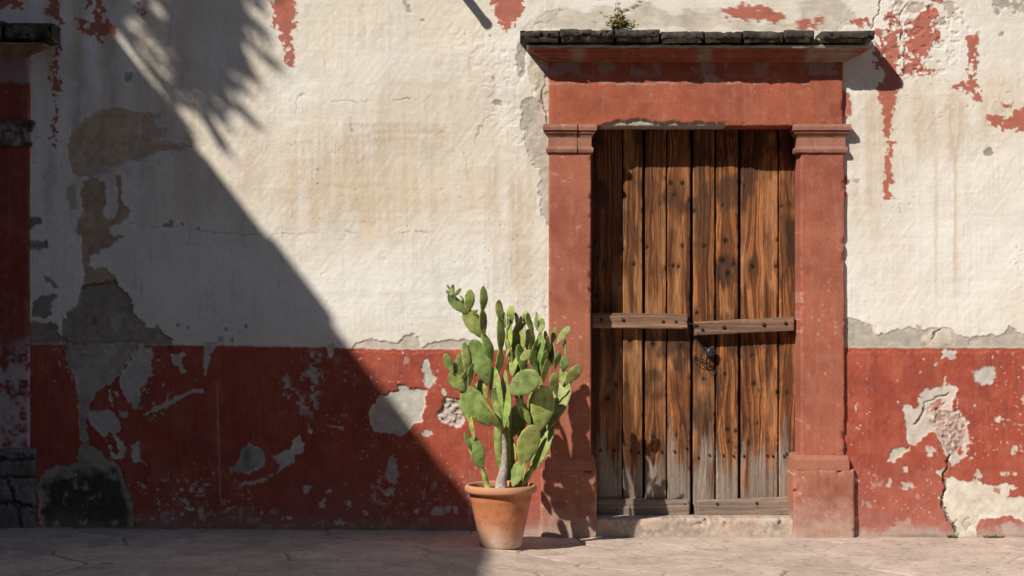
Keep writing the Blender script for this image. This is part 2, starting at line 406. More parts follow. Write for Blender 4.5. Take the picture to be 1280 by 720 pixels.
    lay(sd([(438, 440), (446, 428), (456, 425), (464, 424), (474, 429), (482, 424), (500, 428), (506, 419), (513, 418), (523, 424), (527, 433), (536, 429), (552, 426), (578, 425), (600, 428), (600, 440)], .6), gcol((.52, .45, .36), .4), 1, .006)
    lay(sd([(1050, 398), (1060, 398), (1075, 402), (1092, 408), (1094, 420), (1110, 415), (1122, 412), (1150, 412), (1170, 408), (1190, 410), (1196, 419), (1222, 420), (1250, 418), (1264, 410), (1274, 418), (1290, 416), (1330, 414), (1330, 440), (1050, 440)], .7), grey * .98, 1, .006)
    lay(sd([(1152, 424), (1165, 410), (1176, 408), (1190, 412), (1190, 430), (1180, 434), (1158, 432)]), gcol((.56, .49, .39), .8), .9, -.002)
    # left: brown old coat
    lay(sd([(88, 162), (103, 150), (120, 141), (135, 136), (154, 136), (167, 141), (191, 144), (203, 140), (202, 146), (191, 150), (192, 160), (206, 161), (205, 172), (193, 175), (225, 180), (243, 183), (221, 192), (199, 189), (180, 198), (161, 202), (150, 209), (131, 217), (112, 222), (96, 220), (87, 207), (84, 189)], .6), brown * 1.15, .9, .004)
    col = mix(col, pale * .8, al(sd([(84, 140), (205, 140), (205, 215), (120, 222), (84, 210)], .8), 6) * sst(.54, .66, fbm(PX, PY, 13, 4, 28)) * .4)
    lay(sd([(96, 182), (106, 176), (104, 192), (108, 206), (97, 204)], 1.2), pale, .35); lay(line([(176, 145), (175, 165), (172, 180), (168, 194), (150, 206), (131, 218), (108, 223)], 1.6), pale, .6)
    lay(sd([(103, 226), (118, 222), (131, 226), (131, 257), (130, 272), (138, 277), (146, 262), (147, 245), (143, 217), (152, 219), (150, 252), (159, 265), (159, 274), (137, 285), (136, 295), (151, 297), (139, 310), (112, 321), (111, 331), (120, 336), (131, 334), (146, 349), (145, 362), (101, 366), (102, 339), (103, 295), (94, 293), (94, 276), (102, 269)], .6), brown, .95, .004)
    lay(sd([(101, 357), (130, 353), (146, 352), (147, 360), (161, 370), (167, 386), (172, 399), (183, 402), (184, 412), (197, 406), (202, 416), (214, 425), (216, 440), (78, 440), (79, 412), (84, 391), (97, 376)], .7), dgrey * 1.05, 1, .009)
    lay(sd([(140, 400), (150, 396), (154, 408), (146, 415), (138, 410)]), pale * .8, .7)
    lay(sd([(114, 404), (118, 396), (123, 402), (120, 408)]), redp * .6, .7)
    lay(sd([(84, 232), (95, 230), (96, 262), (86, 262)]), gcol((.42, .32, .25)), .7)
    for p in ([(30, 273), (50, 272), (52, 280), (40, 287), (30, 287)], [(30, 302), (58, 299), (60, 308), (48, 314), (30, 313)], [(40, 378), (48, 370), (65, 367), (72, 370), (70, 376), (64, 380), (64, 392), (58, 397), (42, 396), (38, 388)],
              [(30, 400), (58, 402), (70, 405), (75, 418), (84, 425), (84, 440), (30, 440)], [(54, 343), (62, 347), (74, 361), (66, 359), (57, 351)]):
        lay(sd(p, .6), dgrey * .95, 1, .006)
    lay(dots([(207, 282, 4), (214, 279, 3.5), (228, 280, 2), (248, 286, 2), (222, 406, 2), (234, 411, 1.6), (275, 424, 3), (290, 424, 3), (282, 412, 2), (308, 409, 2.5), (300, 416, 2), (160, 97, 5), (612, 44, 1.6), (510, 8, 3), (506, 5, 3), (511, 14, 3), (528, 25, 1.4), (623, 127, 4), (617, 98, 3), (1072, 228, 3), (1236, 190, 5), (1246, 12, 5), (1268, 8, 7), (1252, 42, 3)]), grey * .62, .85, .003)
    lay(sd([(1240, -6), (1262, -6), (1266, 6), (1255, 10), (1246, 12), (1241, 8)]), grey * .8, .9, .004); lay(sd([(1270, 4), (1290, -2), (1290, 14), (1274, 14)]), grey * .85, .8, .004)
    for p in ([(1120, -6), (1135, -6), (1130, 8), (1122, 6)], [(1134, 8), (1142, 2), (1156, 3), (1158, 12), (1148, 18), (1136, 16)], [(1158, 8), (1168, 6), (1170, 16), (1160, 20)], [(1173, 26), (1180, 22), (1184, 32), (1174, 36)], [(1178, 2), (1196, 0), (1199, 18), (1190, 22), (1182, 12)], [(1130, 28), (1140, 22), (1143, 28), (1132, 34)]):
        lay(sd(p, .8), gcol((.46, .37, .29), .6), .85, .005)
    # rough knocked plaster high on the right
    rub = al(sd([(1100, 0), (1200, -10), (1215, 30), (1195, 60), (1180, 95), (1130, 98), (1102, 60)]), 14)
    pit = sst(.58, .66, fbm(PX, PY, 6, 3, 33)) * rub
    h -= pit * .005; col = mix(col, C3(.52, .46, .39), pit * .45)
    rub2 = al(sd([(560, 30), (684, 50), (690, 200), (640, 190), (600, 140)]), 20); pit = sst(.6, .68, fbm(PX, PY, 8, 3, 34)) * rub2; h -= pit * .0022
    # red remnants above
    chip = (fbm(PX, PY, 5, 3, 35) - .5)
    for p in ([(340, -8), (366, -8), (369, 22), (366, 45), (367, 82), (362, 80), (355, 70), (358, 48), (346, 45), (341, 25)],
              [(615, -8), (648, -8), (655, 12), (645, 22), (640, 30), (632, 37), (622, 25), (615, 12)],
              [(60, -8), (74, -8), (73, 18), (84, 32), (76, 34), (68, 20), (60, 16)], [(66, 58), (73, 58), (74, 85), (72, 122), (67, 130), (63, 90)],
              [(68, 120), (71, 120), (69, 185), (65, 180)],
              [(95, 25), (105, 25), (110, 35), (116, 20), (120, -8), (131, -8), (128, 15), (142, 30), (148, 38), (137, 42), (130, 57), (120, 42), (108, 42), (97, 33)], [(106, -8), (114, -8), (114, 7), (108, 9)], [(168, 6), (174, 4), (178, 12), (174, 15)], [(-8, -8), (28, -8), (24, 10), (-8, 12)],
              [(905, 12), (925, 6), (960, 7), (985, 22), (968, 28), (945, 25), (930, 30), (915, 22)], [(1000, 25), (1025, 23), (1032, 36), (998, 36)], [(1066, 28), (1082, 24), (1086, 32), (1072, 34)],
              [(1093, 36), (1101, 34), (1104, 52), (1098, 52)], [(1107, 18), (1122, 16), (1122, 32), (1110, 34)],
              [(1108, 37), (1125, 36), (1127, 48), (1124, 65), (1127, 95), (1124, 108), (1120, 128), (1114, 140), (1117, 180), (1112, 215), (1115, 245), (1107, 248), (1104, 225), (1109, 180), (1104, 150), (1101, 122), (1098, 104), (1104, 100), (1103, 62)],
              [(1090, 50), (1097, 55), (1103, 80), (1100, 88), (1092, 82), (1094, 66)],
              [(1130, 32), (1145, 22), (1155, 12), (1165, 6), (1172, 20), (1168, 38), (1175, 45), (1163, 55), (1158, 65), (1152, 75), (1150, 85), (1168, 90), (1150, 95), (1130, 92), (1132, 82), (1138, 78), (1132, 62), (1137, 50)],
              [(1210, 45), (1222, 42), (1222, 70), (1214, 75), (1208, 60)], [(1212, 75), (1223, 78), (1216, 95), (1220, 105), (1224, 125), (1215, 126), (1208, 115), (1187, 110), (1192, 105), (1208, 104), (1213, 90)],
              [(1234, 148), (1262, 142), (1282, 130), (1300, 140), (1290, 162), (1262, 163), (1240, 160)], [(1252, 130), (1264, 132), (1262, 136), (1252, 134)], [(1160, -8), (1175, -8), (1174, 3), (1162, 2)],
              [(1050, 112), (1061, 118), (1062, 130), (1060, 148), (1050, 145)], [(1050, 215), (1060, 225), (1058, 245), (1050, 240)]):
        s = sd(p, .8)
        spk = sst(.60, .66, fbm(PX, PY, 7, 3, 36)) * 6
        lay(s + chip * 12 - spk + 1, redp * 1.0, .93, -.0015, .9)
    # --- red dado
    band = np.interp(PX, [-500, 0, 300, 470, 600, 1060, 1290, 2600], [430, 430, 432, 436, 437, 434.5, 434.5, 434])
    red = gcol((.355, .076, .044), .4)
    red = mix(red, C3(.25, .05, .036), sst(.46, .7, big * .4 + med * .6) * .6)
    red = mix(red, C3(.22, .055, .045), sst(.55, .7, fbm(PX, PY, 14, 4, 41, 46)) * .4)
    red = mix(red, C3(.43, .125, .075), sst(.48, .72, fbm(PX, PY, 18, 4, 40)) * .4)
    red = mix(red, C3(.48, .18, .12), sst(.60, .75, fbm(PX, PY, 2.4, 2, 42, 26)) * .16)
    low = sst(560, 665, PY)
    red = mix(red, C3(.40, .20, .16), np.clip(low * (.2 + 1.1 * (med - .25)), 0, 1) * .6 * (PX > 200))
    ds = PY - band + (m2 * 2.2 + f1 * 1.2)
    lay(ds, red, 1, -.002, .7)
    isd = al(ds, .7)
    col = mix(col, C3(.55, .47, .40), np.exp(-((ds + .5) / 1.3) ** 2) * .4)
    sp = fbm(PX, PY, 3.4, 2, 44)
    clus = fbm(PX, PY, 70, 3, 49)
    a = cov(sp + .25 * (clus - .5) + .05 * low, .006) * isd
    col = mix(col, C3(.58, .42, .36), a * .7)
    a = cov(fbm(PX, PY, 5.5, 3, 45) + .35 * (clus - .5), .006) * isd; col = mix(col, C3(.58, .47, .41), a * .8)
    a = cov(fbm(PX, PY, 11, 4, 47) + .12 * low + .3 * (clus - .5), .02, .06) * isd; col = mix(col, C3(.50, .36, .31), a * .5)
    # shapes peeled from the dado
    lg = gcol((.50, .455, .39), .45); wh = gcol((.61, .55, .455), .4)
    lay(sd([(83, 428), (174, 428), (165, 448), (150, 467), (140, 478), (120, 491), (112, 505), (107, 520), (110, 545), (109, 560), (101, 560), (98, 530), (97, 495), (94, 469), (84, 458)], .6), mix(dgrey * 1.25, lg * .9, blob(118, 480, 26, 26)), 1, .006)
    for p in ([(175, 430), (188, 436), (190, 455), (189, 470), (182, 480), (175, 487), (173, 500), (173, 512), (168, 515), (163, 505), (155, 497), (150, 480), (150, 465), (158, 458), (165, 448)],
              [(107, 518), (120, 512), (137, 511), (147, 522), (151, 535), (145, 545), (137, 541), (131, 548), (125, 542), (115, 532)], [(215, 442), (231, 440), (229, 452), (233, 463), (226, 465), (220, 455), (214, 453)],
              [(173, 523), (193, 508), (210, 500), (225, 494), (240, 487), (254, 485), (255, 491), (243, 491), (228, 500), (210, 508), (195, 513)], [(254, 428), (273, 428), (266, 440), (262, 455), (258, 470), (256, 470), (257, 452)],
              [(148, 514), (158, 513), (160, 520), (150, 520)], [(164, 557), (175, 551), (177, 563), (174, 570), (181, 577), (170, 578), (166, 570)], [(142, 541), (150, 547), (157, 560), (155, 570), (148, 575), (150, 563), (145, 550)], [(134, 557), (139, 556), (147, 575), (142, 572)],
              [(136, 486), (140, 484), (140, 508), (137, 508)], [(141, 488), (148, 490), (148, 496), (142, 492)], [(410, 433), (416, 430), (419, 438), (415, 446), (410, 443)], [(381, 527), (385, 529), (392, 543), (388, 543)], [(446 - 38, 530), (430, 534), (428, 538), (424, 536)]):
        lay(sd(p, .5), lg * .98, .95, .003)
    for r_, thr in (((350, 440, 412, 525), .52), ((176, 434, 205, 520), .62), ((215, 605, 260, 645), .56), ((160, 600, 250, 650), .64), ((470, 600, 500, 630), .6)):
        reg = al(sd([(r_[0], r_[1]), (r_[2], r_[1]), (r_[2], r_[3]), (r_[0], r_[3])], 2.5), 8)
        if r_[0] == 350: reg = reg * np.clip(al(line([(394, 446), (395, 468), (403, 480), (392, 490), (384, 502), (372, 500), (362, 488), (357, 474)], 7, 1.5), 5) + .6 * al(dots([(381, 472, 9), (392, 511, 10), (377, 515, 9), (336, 513, 7), (349, 522, 7)]), 4), 0, 1)
        a = sst(thr, thr + .05, fbm(PX, PY, 6, 3, 50)) * reg
        col = mix(col, lg, a * .9); h -= a * .002
    mossreg = sd([(98, 558), (104, 551), (120, 558), (132, 570), (150, 585), (155, 600), (163, 615), (166, 640), (166, 672), (58, 672), (50, 640), (48, 615), (50, 600), (60, 585), (72, 582), (85, 580), (97, 574)], .8)
    lay(mossreg, dgrey * 1.15, 1, .007)
    a = sst(2, 12, mossreg + (med - .5) * 22 + m1 * 10) * sst(575, 600, PY + 20 * m1) * sst(.34, .5, fbm(PX, PY, 12, 4, 52) + .12)
    col = mix(col, gcol((.045, .048, .026), .9), a * .93); h += a * (fine - .4) * .006
    lay(sd([(300, 566), (310, 554), (325, 559), (331, 564), (332, 577), (327, 584), (314, 589), (289, 592), (288, 585), (299, 576)], .5), mix(gcol((.34, .335, .285), .4), C3(.16, .165, .15), blob(306, 577, 8, 6)), 1, .004)
    lay(sd([(337, 567), (344, 569), (364, 561), (370, 555), (367, 553), (377, 543), (378, 553), (381, 562), (379, 569), (370, 569), (370, 579), (359, 584), (347, 592), (346, 590), (351, 582), (344, 576)], .4), lg * 1.03, 1, .003)
    lay(line([(304, 605), (317, 604), (340, 595)], 1.6), lg, .9, .002); lay(line([(272, 480), (273, 560), (276, 625)], .9), lg, .45)
    lay(sd([(485, 491), (494, 487), (501, 482), (512, 486), (531, 488), (532, 494), (532, 507), (527, 526), (517, 528), (514, 537), (501, 545), (482, 541), (469, 539), (463, 530), (464, 511), (474, 494)], .5), gcol((.50, .46, .39), .3), 1, .009)
    lay(sd([(528, 451), (532, 450), (538, 466), (545, 472), (543, 479), (534, 484), (531, 482), (527, 461)], .5), lg, 1, .005)
    rp = sd([(545, 517), (554, 502), (559, 497), (570, 499), (582, 503), (580, 519), (577, 536), (566, 533), (551, 527), (546, 522)], .5)
    lay(rp, gcol((.50, .42, .35), .5), 1, .010)
    lay(sd([(490, 568), (496, 575), (498, 590), (496, 603), (485, 605), (481, 592), (486, 580)], .5), lg * .9, 1, .003)
    lay(dots([(555, 489, 3.5), (487, 613, 4), (549, 636, 8), (383, 613, 5), (410, 615, 3), (403, 630, 3.5), (437, 632, 4), (457, 640, 3), (424, 651, 5), (352, 573, 3), (560, 635, 4), (570, 638, 4), (520, 640, 3), (405, 624, 2), (341, 640, 3), (327, 640, 2.5), (353, 648, 2), (362, 646, 2), (533, 541, 5), (1170, 454, 2.5), (1150, 465, 1.8), (1121, 476, 1.3), (1218, 507, 1.6), (1205, 522, 1.3), (1122, 502, 1), (1155, 449, 1), (1267, 562, 4), (1254, 592, 3.4), (1222, 594, 4), (1268, 592, 1.8), (1163, 565, 6), (1112, 600, 4), (1111, 607, 3.5), (1130, 607, 4), (1132, 608, 4), (1140, 607, 3), (1072, 600, 3), (1133, 588, 4)]), lg * 1.05, .9, .002)
    lay(sd([(1242, 523), (1250, 521), (1255, 524), (1248, 528), (1243, 527)], .3), wh, 1, .002)
    lay(sd([(1216, 464), (1231, 456), (1241, 460), (1245, 471), (1237, 479), (1227, 481), (1218, 472)], .5), gcol((.50, .48, .42), .35), .95, .003, 2)
    rr = sd([(1180, 437), (1195, 439), (1195, 450), (1187, 450), (1182, 444), (1176, 448), (1178, 440)], .5); lay(rr, lg, 1, .004)
    rr = sd([(1128, 508), (1134, 506), (1142, 513), (1147, 509), (1144, 501), (1151, 496), (1152, 487), (1162, 486), (1178, 481), (1182, 470), (1183, 482), (1197, 485), (1195, 496), (1190, 502), (1191, 511), (1199, 512), (1208, 524), (1210, 536), (1212, 551), (1207, 571), (1190, 582), (1186, 577), (1179, 567), (1175, 556), (1171, 545), (1165, 538), (1155, 543), (1150, 551), (1145, 557), (1136, 556), (1133, 545), (1132, 527)], .5)
    lay(rr, gcol((.54, .47, .40), .4), 1, .004)
    rr2 = sd([(1160, 512), (1175, 500), (1190, 512), (1199, 513), (1207, 524), (1208, 540), (1206, 560), (1188, 572), (1180, 560), (1172, 540), (1164, 530)], .7)
    lay(rr2, gcol((.46, .34, .28), .8), 1, .006)
    lay(sd([(1196, 566), (1203, 560), (1206, 566), (1200, 572)]), red, 1); lay(sd([(1164, 512), (1176, 502), (1182, 506), (1172, 516)], 1.5), redp, .7)
    for reg in (rr2, rp):
        bm_ = sst(0, 3, reg); pb = fbm(PX, PY, 4.2, 2, 60)
        h += bm_ * (pb - .5) * .022; col = mix(col, C3(.16, .11, .09), bm_ * sst(.60, .70, 1 - pb) * .5)
    lay(sd([(1109, 576), (1115, 561), (1137, 559), (1136, 563), (1124, 572), (1118, 576)], .3), gcol((.46, .43, .33), .4), 1, .007)
    lw = sd([(1182, 599), (1190, 596), (1203, 601), (1209, 605), (1218, 597), (1227, 603), (1239, 607), (1261, 603), (1272, 607), (1261, 611), (1259, 620), (1280, 618), (1330, 616), (1330, 652), (1280, 652), (1259, 644), (1240, 645), (1227, 647), (1220, 657), (1224, 690), (1196, 690), (1192, 657), (1182, 644), (1179, 631), (1180, 616)], .6)
    lay(lw, wh, 1, .004); lay(sd([(1239, 609), (1248, 610), (1248, 617), (1240, 615)]), redp, .8); lay(sd([(1250, 655), (1262, 650), (1275, 660), (1268, 668), (1255, 668)]), lg, .6)
    lay(sd([(1171, 590), (1182, 584), (1184, 592), (1176, 598)], .5), wh, 1, .002); lay(sd([(1178, 618), (1183, 616), (1180, 626), (1175, 622)], .5), wh, 1, .002)
    # splash zone and rubbed edge at the pavement
    gl = np.interp(PX, [-500, 0, 600, 690, 2600], [659, 659, 663, 672, 672])
    a = sst(26, 0, gl - PY + (med - .5) * 34 + (fine - .5) * 14) * (.35 + .65 * (PX > 620))
    col = mix(col, gcol((.44, .37, .31), .5), np.clip(a, 0, 1) * .75)
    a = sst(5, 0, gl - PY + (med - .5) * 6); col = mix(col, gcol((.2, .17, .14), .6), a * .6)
    # cracks
    for pts, wd, dp in (([(1186, 570), (1184, 586), (1180, 599), (1183, 612), (1179, 622), (1179, 631), (1184, 646), (1192, 655), (1195, 664)], 1.5, .016), ([(1103, -6), (1099, 10), (1095, 22), (1090, 36)], .8, .008), ([(1134, 6), (1126, 13), (1124, 30), (1130, 60), (1131, 90)], .8, .007), ([(803, -4), (797, 6), (787, 14), (778, 15)], .8, .008),
                        ([(369, 130), (372, 122), (385, 115), (400, 119), (415, 126), (445, 127), (520, 124)], .6, .005), ([(448, 4), (453, 22), (460, 42)], .5, .004), ([(155, 276), (178, 283), (230, 284), (260, 291), (330, 293), (430, 290), (545, 291)], .5, .004),
                        ([(592, 182), (600, 160), (612, 142)], .6, .004), ([(1242, 10), (1240, 34), (1232, 55), (1231, 70)], .7, .006), ([(1148, 524), (1156, 505), (1176, 494), (1186, 492)], .9, .008), ([(1144, 530), (1150, 524), (1156, 510)], .8, .008), ([(1164, 424), (1170, 413), (1175, 410)], .8, .008), ([(1100, 670), (1108, 662), (1120, 660)], .7, .006), ([(1170, 668), (1177, 658)], .7, .006),
                        ([(664, 36), (672, 28), (685, 30), (694, 22), (700, 12)], .6, .005), ([(1212, 424), (1211, 432)], .7, .006), ([(545, 95), (538, 120), (530, 128)], .45, .003), ([(440, 150), (441, 175)], .45, .003), ([(682, 95), (678, 120), (683, 140), (681, 165)], .8, .007), ([(668, 372), (680, 366), (682, 395)], .5, .004),
                        ([(70, 448), (70, 540)], .3, .002), ([(101, 361), (112, 356), (130, 353)], .9, .008), ([(370, 128), (371, 190)], .5, .004), ([(1196, 650), (1193, 660), (1200, 668)], .8, .006), ([(1210, 646), (1204, 655), (1208, 662), (1214, 655), (1210, 650)], .7, .006), ([(1200, 668), (1220, 669)], .7, .006)):
        s = line(pts, wd, 1.1); a = al(s, .6) * (1 if wd > .75 else sst(.36, .54, fbm(PX, PY, 16, 3, 66)))
        col = mix(col, C3(.14, .10, .08), a * (.75 if wd > .75 else .5)); h -= a * dp * (1 if wd > .75 else .6)
    # pits
    sp = fbm(PX, PY, 2.6, 2, 61); a = cov(sp + .2 * (big - .5), .0016) * (1 - isd)
    col = mix(col, C3(.2, .16, .12), a * .8); h -= a * .003
    a = cov(fbm(PX, PY, 4.5, 3, 62) + .4 * (clus - .5), .004) * (1 - isd); h -= a * .0025; col = mix(col, C3(.45, .38, .3), a * .5)
    edge = (PX < -41) | (PX > 1321) | (PY < -16)
    h = np.where(edge, 0, h)
    X = (PX - 640) / 220; Z = CAM_Z + (360 - PY) / 220
    V = np.stack([X, -h, Z], -1).reshape(-1, 3); c = col.reshape(-1, 3)
    ny, nx = shp; Q = grid_quads(ny, nx)
    qx = ((xs[:-1] + xs[1:]) / 2)[None, :] + 0 * ys[:-1, None]; qy = ((ys[:-1] + ys[1:]) / 2)[:, None] + 0 * xs[None, :-1]
    hole = (qx > 700) & (qx < 1040) & (qy > 90)
    Q = Q[~hole.ravel()]
    # sides and back so that the wall is a solid 0.5 m thick
    ex = []; eq = []; ec = []; n0 = len(V)
    def boxq(x0, x1, z0, z1, y0=.06, y1=.55):
        b = n0 + len(ex)
        for y in (y0, y1):
            for (x, z) in ((x0, z0), (x1, z0), (x1, z1), (x0, z1)): ex.append((x, y, z)); ec.append((.4, .35, .3))
        for q in ((0, 1, 2, 3), (5, 4, 7, 6), (0, 4, 5, 1), (1, 5, 6, 2), (2, 6, 7, 3), (3, 7, 4, 0)): eq.append([b + k for k in q])
    xl, xh0, xh1, xr = X[0, 0], (700 - 640) / 220, (1040 - 640) / 220, X[0, -1]
    zt, zh, zb = Z[0, 0], CAM_Z + (360 - 90) / 220, Z[-1, 0]
    boxq(xl, xh0, zb, zt); boxq(xh1, xr, zb, zt); boxq(xh0 + .001, xh1 - .001, zh, zt - .001)
    # coping on the wall head
    boxq(xl, xr, zt - .02, zt + .14, -.12, .67)
    V = np.concatenate([V, np.array(ex)]); c = np.concatenate([c, np.array(ec)]); Qa = np.concatenate([Q, np.array(eq)])
    sm = np.concatenate([np.ones(len(Q), bool), np.zeros(len(eq), bool)])
    o = link('facade_wall', np_mesh('facade_wall', V, Qa, c, sm), M_WALL)
    tag(o, 'long cream plaster wall with peeling patches and a worn red painted lower band', 'wall')
facade()

# ------------------------------------------------------------------ pavement
def ground_z(X, Y):
    b = np.interp(X, [-20, -2.91, -.18, .23, 1.9, 20], [.06, .041, .022, -.012, -.016, -.03])
    return b + .022 * np.minimum(Y, 0)
def pavement():
    xs = np.concatenate([[-200, -120, -70, -40, -25, -15, -10, -7, -5.5, -4.5, -4, -3.6], np.arange(-3.3, 3.3, .009), [3.6, 4, 4.5, 5.5, 7, 10, 15, 25, 40, 70, 120, 200]])
    ys = np.concatenate([[-200, -120, -70, -40, -25, -16, -12, -9, -7, -5.5, -4.2, -3.4, -2.8], np.arange(-2.5, .07, .009), [.2, .6, 1.5, 4, 10, 30, 80, 200]])
    X, Y = np.meshgrid(xs, ys)
    rng = np.random.default_rng(5)
    pts = []
    for j in range(-10, 3):
        for i in range(-9, 10):
            pts.append((i * .72 + (j % 2) * .36 + rng.uniform(-.2, .2), j * .42 + rng.uniform(-.13, .13)))
    pts = np.array(pts); tone = rng.uniform(-1, 1, (len(pts), 2))
    wx = X + .05 * (fbm(X * 100, Y * 100, 30, 3, 70) - .5); wy = Y + .05 * (fbm(X * 100, Y * 100, 30, 3, 71) - .5)
    d1 = np.full(X.shape, 1e9); d2 = np.full(X.shape, 1e9); idx = np.zeros(X.shape, int)
    for k, (px, py) in enumerate(pts):
        d = np.hypot(wx - px, (wy - py) * 1.25)
        cl = d < d1
        d2 = np.where(cl, d1, np.minimum(d2, d)); idx = np.where(cl, k, idx); d1 = np.where(cl, d, d1)
    e = d2 - d1; near = (np.abs(X) < 4) & (Y > -3)
    joint = sst(.024, .008, e + (fbm(X * 220, Y * 220, 6, 2, 72) - .5) * .012) * near * sst(.30, .55, fbm(X * 100, Y * 100, 60, 2, 77))
    t = tone[idx]
    n = fbm(X * 220, Y * 220, 30, 4, 73); f = fbm(X * 220, Y * 220, 7, 3, 74); s = fbm(X * 220, Y * 220, 22, 4, 75, 4)
    c = np.empty(X.shape + (3,)); c[:] = C3(.445, .355, .285)
    c *= (1 + .09 * t[..., :1] * near[..., None]); c = mix(c, C3(.42, .31, .245), np.clip(t[..., 1], 0, 1) * .5)
    c *= (.72 + .56 * n)[..., None]
    c = mix(c, C3(.57, .47, .39), sst(.55, .75, f * .4 + s * .6) * .5)
    c = mix(c, C3(.16, .12, .10), sst(.66, .76, s) * .45)
    c = mix(c, C3(.13, .10, .085), sst(.80, .84, fbm(X * 220, Y * 220, 5, 2, 76)) * .7)
    c = mix(c, C3(.17, .13, .105), joint * .62)
    c = mix(c, C3(.30, .24, .19), sst(-.06, .0, Y + (n - .5) * .1) * .6)
    z = ground_z(X, Y) + near * ((n - .5) * .010 + (f - .5) * .003 + t[..., 0] * .002) - joint * .009
    z = np.where(Y > .1, z, z)
    V = np.stack([X, Y, z], -1).reshape(-1, 3)
    Q = grid_quads(*X.shape)[:, ::-1]
    o = link('pavement', np_mesh('pavement', V, Q, c.reshape(-1, 3), np.ones(len(Q), bool)), M_GROUND)
    tag(o, 'worn pinkish flagstone pavement in front of the wall', 'pavement', kind='structure')
pavement()

# ------------------------------------------------------------------ door surrounds
def red_cf(base=(.40, .115, .075), seed=3, wear=.5, foot=None, dark=0.0, fade=None):
    def f(px, py):
        n = fbm(px, py, 40, 4, seed); m = fbm(px, py, 11, 4, seed + 1); g = fbm(px, py, 4, 2, seed + 2); v = fbm(px, py, 4, 3, seed + 5, 50)
        c = np.empty(px.shape + (3,)); c[:] = np.array(base) * C3(.88, .88, .77); c *= (.75 + .5 * n)[..., None]
        c = mix(c, C3(.43, .165, .105), sst(.5, .78, m) * .32); c = mix(c, C3(.27, .07, .048), sst(.52, .74, 1 - m * .4 - n * .6) * .4)
        c = mix(c, C3(.48, .24, .17), sst(.58, .75, v) * .14)
        c = mix(c, C3(.60, .46, .38), cov(g + .3 * (n - .5), .006) * wear); c = mix(c, C3(.50, .33, .27), cov(fbm(px, py, 9, 4, seed + 7) + .3 * (n - .5), .02, .07) * wear)
        if foot: c = mix(c, C3(.46, .36, .29), np.clip(sst(foot[0], foot[1], py + (m - .5) * 50 + (g - .5) * 20), 0, 1) * .75)
        if fade: c = mix(c, C3(.48, .43, .42) * (.7 + .6 * m[..., None]), sst(fade[0], fade[1], py + (n - .5) * 40) * sst(.35, .5, m * .6 + g * .4) * .85)
        return c * (1 - dark)
    return f
def hf_rough(seed, a=.004, b=.0015):
    return lambda px, py: (fbm(px, py, 40, 3, seed) - .5) * a + (fbm(px, py, 7, 3, seed + 1) - .5) * b
def mk(parts): return np_mesh('m', *merge(parts))
def XZ(px, py, y):
    a = W(px, py, y); return a[0], a[2]
def zz(py, y): return W(640, py, y)[2]
def xx(px, y): return W(px, 360, y)[0]

